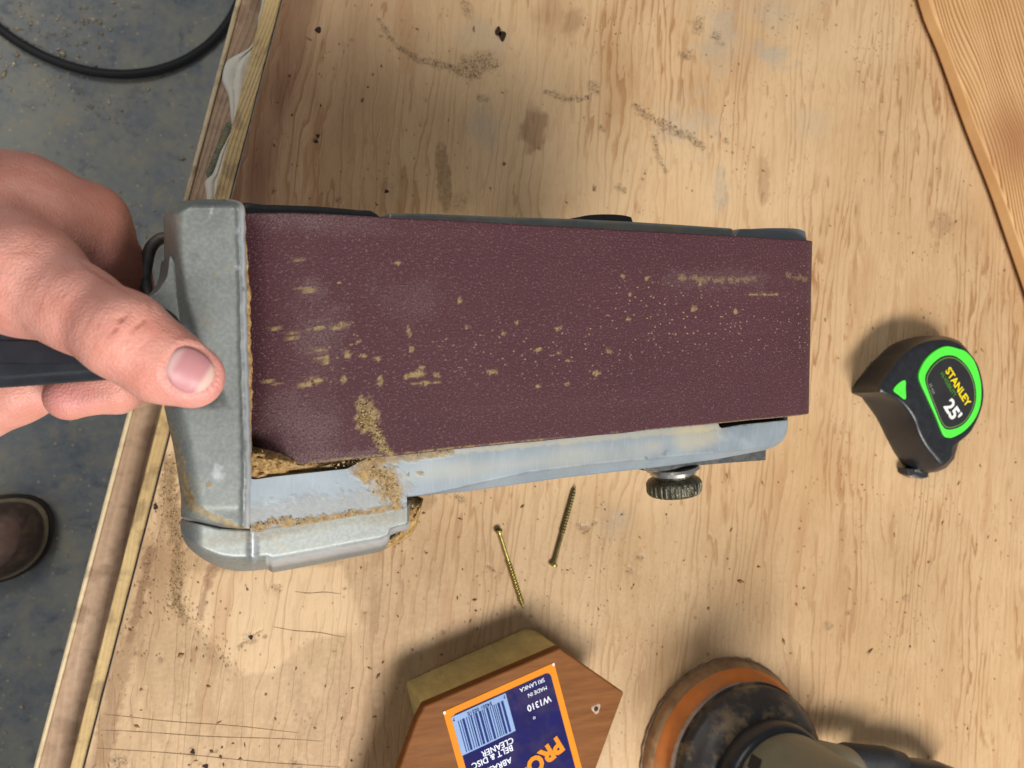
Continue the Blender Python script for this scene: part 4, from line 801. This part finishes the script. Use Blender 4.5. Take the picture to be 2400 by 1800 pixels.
# parts that show past the far edge of the belt
q = smooth([(560, 479), (620, 478), (686, 480), (740, 482), (790, 486), (840, 491), (884, 499), (900, 560), (560, 560)], 3)
plate('side_cover', Pw(q[:, 0], q[:, 1], np.full(len(q), -.010)), -SW*.02, RUBBER, sander, .0015)
q = np.array([(912, 499), (1000, 500), (1193, 508), (1330, 512), (1478, 519), (1604, 527), (1718, 535), (1722, 575), (912, 560)], float)
plate('side_bar', Pw(q[:, 0], q[:, 1], np.full(len(q), -.006)), -SW*.012, BARG, sander, .0008)
q = smooth([(1357, 514), (1362, 508), (1380, 504), (1415, 502), (1450, 503), (1474, 507), (1482, 515), (1480, 560), (1360, 560)], 3)
plate('side_knob', Pw(q[:, 0], q[:, 1], np.full(len(q), -.016)), -SW*.016, RUBBER, sander, .002)
ca = UVW(np.array(UN-.016), np.array(WID-.002), np.array(-R1))
q = smooth([(1728, 542), (1765, 536), (1815, 534), (1862, 535), (1884, 540), (1890, 550), (1880, 600), (1728, 600)], 3)
plate('nose_roller', Pw(q[:, 0], q[:, 1], np.full(len(q), -.009)), -SW*.014, simple('smooth_grey_roller', (.20, .22, .235), .38, .6, .5, .1, 60, .00004), sander, .003, 5)
# dark plate standing in for shade in the nose opening, lever and knurled tracking knob
q = np.array([(1665, 955), (1846, 950), (1846, 992), (1680, 1012)], float)
plate('slot_shade', Pw(q[:, 0], q[:, 1], np.full(4, -.011)), -SW*.004, RUBBER, sander, 0)
q = np.array([(1500, 1070), (1796, 1030), (1796, 1079), (1700, 1086), (1620, 1093), (1560, 1104), (1510, 1104)], float)
plate('lever', Pw(q[:, 0], q[:, 1], np.full(7, -.0125)), -SW*.010, DKGREY, sander, .0006)
k0 = P1w(1576, 1092, -.021); KN = simple('worn_knob_metal', (.10, .095, .07), .32, .75, .5, .6, 260, .0006, .25)
kax = -SV+.10*SU
kn = thing  # (the knob is a part)
lathe('knob_washer', [(0, .0112), (.0012, .0116), (.0014, .0100), (.0030, .0100), (.0034, .0085)], k0, kax, STEEL, sander, 40)
lathe('tracking_knob', [(.003, .0080), (.0045, .0083), (.0052, .0098), (.0062, .0113), (.0072, .0119), (.0108, .0119), (.0119, .0112), (.0125, .0092), (.0126, .004)], k0, kax, KN, sander, 180,
      lambda t, h, r: r*(1-.035*((np.sin(t*30) > 0) & (h > .0070) & (h < .0122))), sh=25)
# ---- packed sawdust on the sander
a_, b_ = np.meshgrid(np.linspace(583, 905, 90), np.linspace(0, 1, 26), indexing='ij')
up = np.interp(a_, [583, 600, 640, 680, 700, 715, 760, 905], [1040, 1050, 1058, 1068, 1078, 1080, 1074, 1062]); dn = np.interp(a_, [583, 598, 647, 739, 813, 905], [1128, 1126, 1119, 1110, 1103, 1088])
PY = up*(1-b_)+dn*b_
wz = -.0085+.0055*fbm(a_/22, PY/14, 21)+.0125*np.exp(-((a_-655)/50)**2)*np.exp(-((b_-.30)/.28)**2)*(fbm(a_/9, PY/7, 22)+.3)-.006*np.exp(-((b_)/.25)**2)*(a_ > 735)
o = solidgrid('packed_sawdust', Pw(a_, PY, wz), -SW*.003, HEAP); tag(o, 'clumped tan sawdust packed in the gap between belt and housing', 'sawdust', kind='stuff')
yy_ = np.arange(486, 1122, 3.); wdt = np.interp(yy_, [486, 540, 600, 640, 700, 760, 820, 900, 960, 1010, 1120], [.5, 1.5, 3, 5, 8, 7, 8, 8, 5, 2, 1])*(.6+.8*fbm(yy_/9, yy_*0, 30))
s_ = np.linspace(0, 1, 5); PX = (Rx(yy_)-4)[:, None]+(wdt+4)[:, None]*s_; PY = np.repeat(yy_[:, None], 5, 1)
o = solidgrid('caked_sawdust', Pw(PX, PY, .0006+.0012*(1-s_)[None]+.0004*fbm(PX/3, PY/5, 31)), -SW*.0005, HEAP); tag(o, 'thin caked line of sawdust along the rear cover lip', 'sawdust', kind='stuff')
P = []
def scat(pts, wd, n, w):
    pts = np.array(pts, float); i = RNG.integers(0, len(pts)-1, n); t = RNG.random(n)[:, None]; q = pts[i]*(1-t)+pts[i+1]*t+RNG.normal(0, wd, (n, 2)); P.append(Pw(q[:, 0], q[:, 1], w+RNG.random(n)*.0006))
scat([(850, 950), (865, 985), (875, 1010)], 9, 330, .0006); scat([(875, 1010), (900, 1045), (912, 1060)], 8, 160, .0006); scat([(845, 980), (860, 990)], 6, 120, .0008)
scat([(605, 1085), (650, 1072), (700, 1090)], 7, 130, .001); scat([(700, 1092), (800, 1084), (870, 1080)], 5, 260, -.001); scat([(870, 1095), (910, 1130), (925, 1170)], 15, 420, -.0030); scat([(900, 1070), (1060, 1058)], 2.5, 150, -.0028)
scat([(600, 1234), (650, 1222), (720, 1219), (850, 1199)], 4, 260, -.0033); scat([(560, 600), (1900, 640)], 3, 0, 0)
flakes('sander_sawdust', np.concatenate(P), np.clip(RNG.exponential(.00014, sum(map(len, P))), .00008, .0005), DUSTL, 'loose tan sawdust crumbs stuck to the belt and side plate of the sander', 'sawdust', 1.6, .8, SW)
# lumps under the lip corner
a_, b_ = np.meshgrid(np.linspace(905, 992, 34), np.linspace(0, 1, 24), indexing='ij')
up = np.interp(a_, [905, 925, 950, 960, 992], [1262, 1245, 1190, 1172, 1168]); dn = np.interp(a_, [905, 930, 960, 975, 985, 992], [1284, 1275, 1258, 1238, 1205, 1174]); PY = up*(1-b_)+dn*b_
o = solidgrid('lip_sawdust', Pw(a_, PY, -.016+.007*fbm(a_/14, PY/14, 33)-.006*np.abs(2*b_-1)**3), -SW*.006, HEAP); tag(o, 'lump of sawdust clinging to the housing corner above the bench', 'sawdust', kind='stuff')
# ------------------------------------------------------------------ the hand
def jt(px, py, d, rpx): p = Pd(np.array(float(px)), np.array(float(py)), d); return np.array(p), rpx*d/FPX
chains = {
 'thumb': ([jt(-120, 600, .226, 170), jt(60, 655, .216, 132), jt(180, 722, .209, 98), jt(292, 787, .2035, 99), jt(380, 851, .2055, 88), jt(450, 883, .2085, 74)], .004),
 'index': ([jt(-130, 500, .242, 165), jt(60, 490, .244, 122), jt(205, 522, .252, 88), jt(268, 642, .264, 74), jt(320, 745, .276, 62)], .004),
 'web': ([jt(-60, 560, .228, 175), jt(95, 580, .238, 118), jt(190, 610, .246, 84)], .008),
 'palm': ([jt(-520, 590, .262, 230), jt(-250, 560, .250, 230), jt(-80, 540, .246, 165)], .010),
 'middle': ([jt(-130, 560, .262, 120), jt(120, 600, .275, 80), jt(330, 760, .285, 70), jt(335, 880, .268, 62)], .005),
 'middle_tip': ([jt(338, 878, .268, 62), jt(270, 903, .2540, 66), jt(222, 912, .2510, 56), jt(163, 928, .2490, 57)], .002),
 'ring': ([jt(-200, 600, .285, 110), jt(60, 650, .300, 85), jt(160, 820, .290, 72), jt(130, 880, .262, 66), jt(40, 915, .258, 74), jt(-60, 965, .258, 78)], .004),
 'wrist': ([jt(-520, 590, .262, 220), jt(-1500, 620, .262, 235)], .01),
}
def sd_chain(P, ch):
    pts, k = ch; out = None
    for (a, ra), (b, rb) in zip(pts[:-1], pts[1:]):
        ab = b-a; t = np.clip(((P-a)@ab)/(ab@ab), 0, 1); d = np.linalg.norm(P-a-t[..., None]*ab, axis=-1)-(ra+(rb-ra)*t)
        out = d if out is None else smin(out, d, k)
    return out
def smin(a, b, k): h = np.clip(.5+.5*(b-a)/k, 0, 1); return b*(1-h)+a*h-k*h*(1-h)
def sdf(P):
    d = {k: sd_chain(P, c) for k, c in chains.items()}
    r = smin(d['palm'], d['wrist'], .01); r = smin(r, d['index'], .012); r = smin(r, d['web'], .012); r = smin(r, d['thumb'], .0055)
    r = smin(r, smin(d['middle'], d['middle_tip'], .002), .002); r = smin(r, d['ring'], .0012); return r
allp = np.array([p for k, c in chains.items() if k != 'wrist' for p, _ in c[0]]); lo = allp.min(0)-.032; hi = allp.max(0)+.03
hv = .00125; nx, ny, nz = [int(v) for v in np.ceil((hi-lo)/hv)]
gx_ = lo[0]+np.arange(nx)*hv; gy_ = lo[1]+np.arange(ny)*hv; gz_ = lo[2]+np.arange(nz)*hv
Fv = np.empty((nx, ny, nz), np.float32)
for i0 in range(0, nx, 24):
    Q = np.stack(np.meshgrid(gx_[i0:i0+24], gy_, gz_, indexing='ij'), -1); Fv[i0:i0+24] = sdf(Q)
def surface_nets(Fv, lo, h):
    s = Fv < 0; c = [s[i:s.shape[0]-1+i, j:s.shape[1]-1+j, k:s.shape[2]-1+k] for i in (0, 1) for j in (0, 1) for k in (0, 1)]
    cnt = sum(a.astype(np.int8) for a in c); act = (cnt > 0) & (cnt < 8); idx = -np.ones(act.shape, np.int64); A = np.argwhere(act); idx[act] = np.arange(len(A))
    acc = np.zeros((len(A), 3)); num = np.zeros(len(A)); off = [(i, j, k) for i in (0, 1) for j in (0, 1) for k in (0, 1)]
    vals = {o: Fv[A[:, 0]+o[0], A[:, 1]+o[1], A[:, 2]+o[2]] for o in off}
    for o in off:
        for ax in range(3):
            if o[ax]: continue
            p = list(o); p[ax] = 1; p = tuple(p); a = vals[o]; b = vals[p]; m = (a < 0) != (b < 0); t = np.where(m, a/(a-b+1e-20), 0)
            pos = np.array(o, float)[None]+np.zeros((len(A), 3)); pos[:, ax] = t; acc += pos*m[:, None]; num += m
    V = lo+(A+acc/num[:, None])*h; Q = []
    for ax in range(3):
        b1, b2 = [a for a in range(3) if a != ax]
        sl0 = [slice(None)]*3; sl1 = [slice(None)]*3; sl0[ax] = slice(0, -1); sl1[ax] = slice(1, None)
        ch = s[tuple(sl0)] != s[tuple(sl1)]; E_ = np.argwhere(ch); ok = (E_[:, b1] > 0) & (E_[:, b2] > 0) & (E_[:, b1] < s.shape[b1]-1) & (E_[:, b2] < s.shape[b2]-1); E_ = E_[ok]
        def g(d1, d2): q = E_.copy(); q[:, b1] -= d1; q[:, b2] -= d2; return idx[q[:, 0], q[:, 1], q[:, 2]]
        Q.append(np.stack([g(0, 0), g(1, 0), g(1, 1), g(0, 1)], -1))
    return V, np.concatenate(Q)
HV, HF = surface_nets(Fv, lo, hv)
def grad(P):
    e = 2e-4; d = [np.array(v)*e for v in ((1, 0, 0), (0, 1, 0), (0, 0, 1))]; g = np.stack([sdf(P+v)-sdf(P-v) for v in d], -1)/(2*e); return g/np.maximum(np.linalg.norm(g, axis=-1, keepdims=True), 1e-6)
for _ in range(2): g = grad(HV); HV = HV-np.clip(sdf(HV), -hv, hv)[:, None]*g
NR = grad(HV); X, Y, D = topx(HV); front = (NR*(CAM-HV)).sum(1)/np.linalg.norm(CAM-HV, axis=1)
NAIL = smooth([(427, 811), (408, 823), (393, 850), (388, 873), (396, 897), (414, 914), (438, 924), (466, 923), (487, 912), (503, 893), (508, 872), (501, 849), (478, 826), (450, 812)], 4)
nd, _ = segd(X, Y, np.r_[NAIL, NAIL[:1]]); ins = inpoly(X, Y, NAIL); fr = sst(.05, .3, front)*(D < .22)
disp = fr*(np.where(ins, -.0007*sst(0, 6, nd), 0)-.0005*np.exp(-(nd/3.5)**2)+.00035*np.exp(-((nd-11)/6)**2)*(~ins))
cre = np.zeros(len(X))
for pts, a_ in [([(200, 770), (213, 735), (232, 700)], .12), ([(222, 792), (232, 758), (250, 722)], .16), ([(322, 828), (345, 805), (366, 786)], .2), ([(345, 700), (352, 725), (348, 742)], .3), ([(180, 610), (240, 650), (300, 688)], .5), ([(263, 790), (276, 763), (294, 740), (311, 724)], 1.), ([(294, 803), (317, 774), (345, 748)], .85), ([(250, 806), (262, 770), (280, 742)], .4), ([(309, 815), (330, 790), (352, 770)], .35), ([(236, 795), (246, 765), (262, 738)], .25)]:
    d_, t_ = segd(X, Y, pts); cre = np.maximum(cre, a_*np.exp(-(d_/3.2)**2)*np.sin(np.clip(t_, .04, .96)*math.pi)**.4)
cre *= fr; disp = disp-.00085*cre+.0002*fr*np.exp(-(((X-300)/40)**2+((Y-770)/40)**2))
disp = disp+.0006*(fbm(X/45, Y/45, 70)-.5)*fr
wr = np.exp(-(((X-285)*.89+(Y-770)*.46)/75)**2)*fr*(Y < 930); disp = disp-.00022*wr*sst(.52, .72, fbm(((X-285)*.89+(Y-770)*.46)/7+2*fbm(X/30, Y/30, 76), (-(X-285)*.46+(Y-770)*.89)/40, 77))
HV = HV+NR*disp[:, None]
pk = np.clip(ell(X, Y, 455, 885, 95, 85, 25, .9, .2, 1)*.9*(D < .225)+ell(X, Y, 165, 930, 85, 48, 0, .9, .2, 2)*(D > .235)+.4*ell(X, Y, 240, 610, 60, 40, -30, .9, .4, 3), 0, 1)
back_shade = np.clip(.42*sst(.215, .250, D)*sst(780, 600, Y)*(1-.8*ell(X, Y, 250, 612, 45, 26, -25, .8, .3, 4)), 0, 1)  # shade on the back of the hand, painted into the skin colour
gut = ell(X, Y, 215, 925, 75, 22, -8, .9, .3, 5)*(D > .235)
person = thing('person', Pd(np.array(0.), np.array(700.), .25), 'bare hand gripping the black handle of the upturned sander, thumb on its grey cover', 'person')
mesh('hand', HV, HF, SKIN, person, attrs={'skin': np.stack([pk, np.clip(cre+.5*gut, 0, 1), back_shade], -1)})
fixn(person.children[0])
# nail: traced onto the thumb's own surface, slightly domed
na = NAIL.mean(0); rr_ = np.linspace(0, 1, 12); G = []
for r_ in rr_: G.append(na+(NAIL-na)*r_*1.0)
G = np.array(G); rx, ry = G[..., 0], G[..., 1]; R0 = ray(rx, ry); t = np.full(rx.shape, .17)
for _ in range(60): Pn = CAM+R0*t[..., None]; t = t+np.clip(sdf(Pn), -.01, .02)*.8
Pn = CAM+R0*t[..., None]; Nn = grad(Pn); Pn = Pn+Nn*(.0001+.00035*(1-rr_[:, None]**4))[..., None]-Nn*(.0007*(rr_[:, None] > .99))[..., None]
NAILM = Mat('fingernail', .42, 0, .35); ax_ = NAILM.attr('lun', 'Fac'); NAILM.b.inputs['Subsurface Weight'].default_value = .2; NAILM.b.inputs['Subsurface Scale'].default_value = .002
NAILM.col(NAILM.ramp(ax_, [(0., (.60, .40, .38)), (.25, (.55, .35, .34)), (.36, (.48, .22, .23)), (.86, (.52, .24, .25)), (.95, (.66, .44, .38))])); NAILM.bump(NAILM.noise(400.), .0001, .3)
dirn = _unit([.80, .60]); lun = np.clip(((rx-395)*.86+(ry-838)*.51)/120+.12, 0, 1)
V = Pn.reshape(-1, 3); nr, ncn = rx.shape; F = [[i*ncn+j, i*ncn+(j+1) % ncn, (i+1)*ncn+(j+1) % ncn, (i+1)*ncn+j] for i in range(1, nr-1) for j in range(ncn)]+[[0, ncn+j, ncn+(j+1) % ncn] for j in range(ncn)]
fixn(mesh('fingernail', V, F, NAILM.m, person, attrs={'lun': lun.ravel()}))
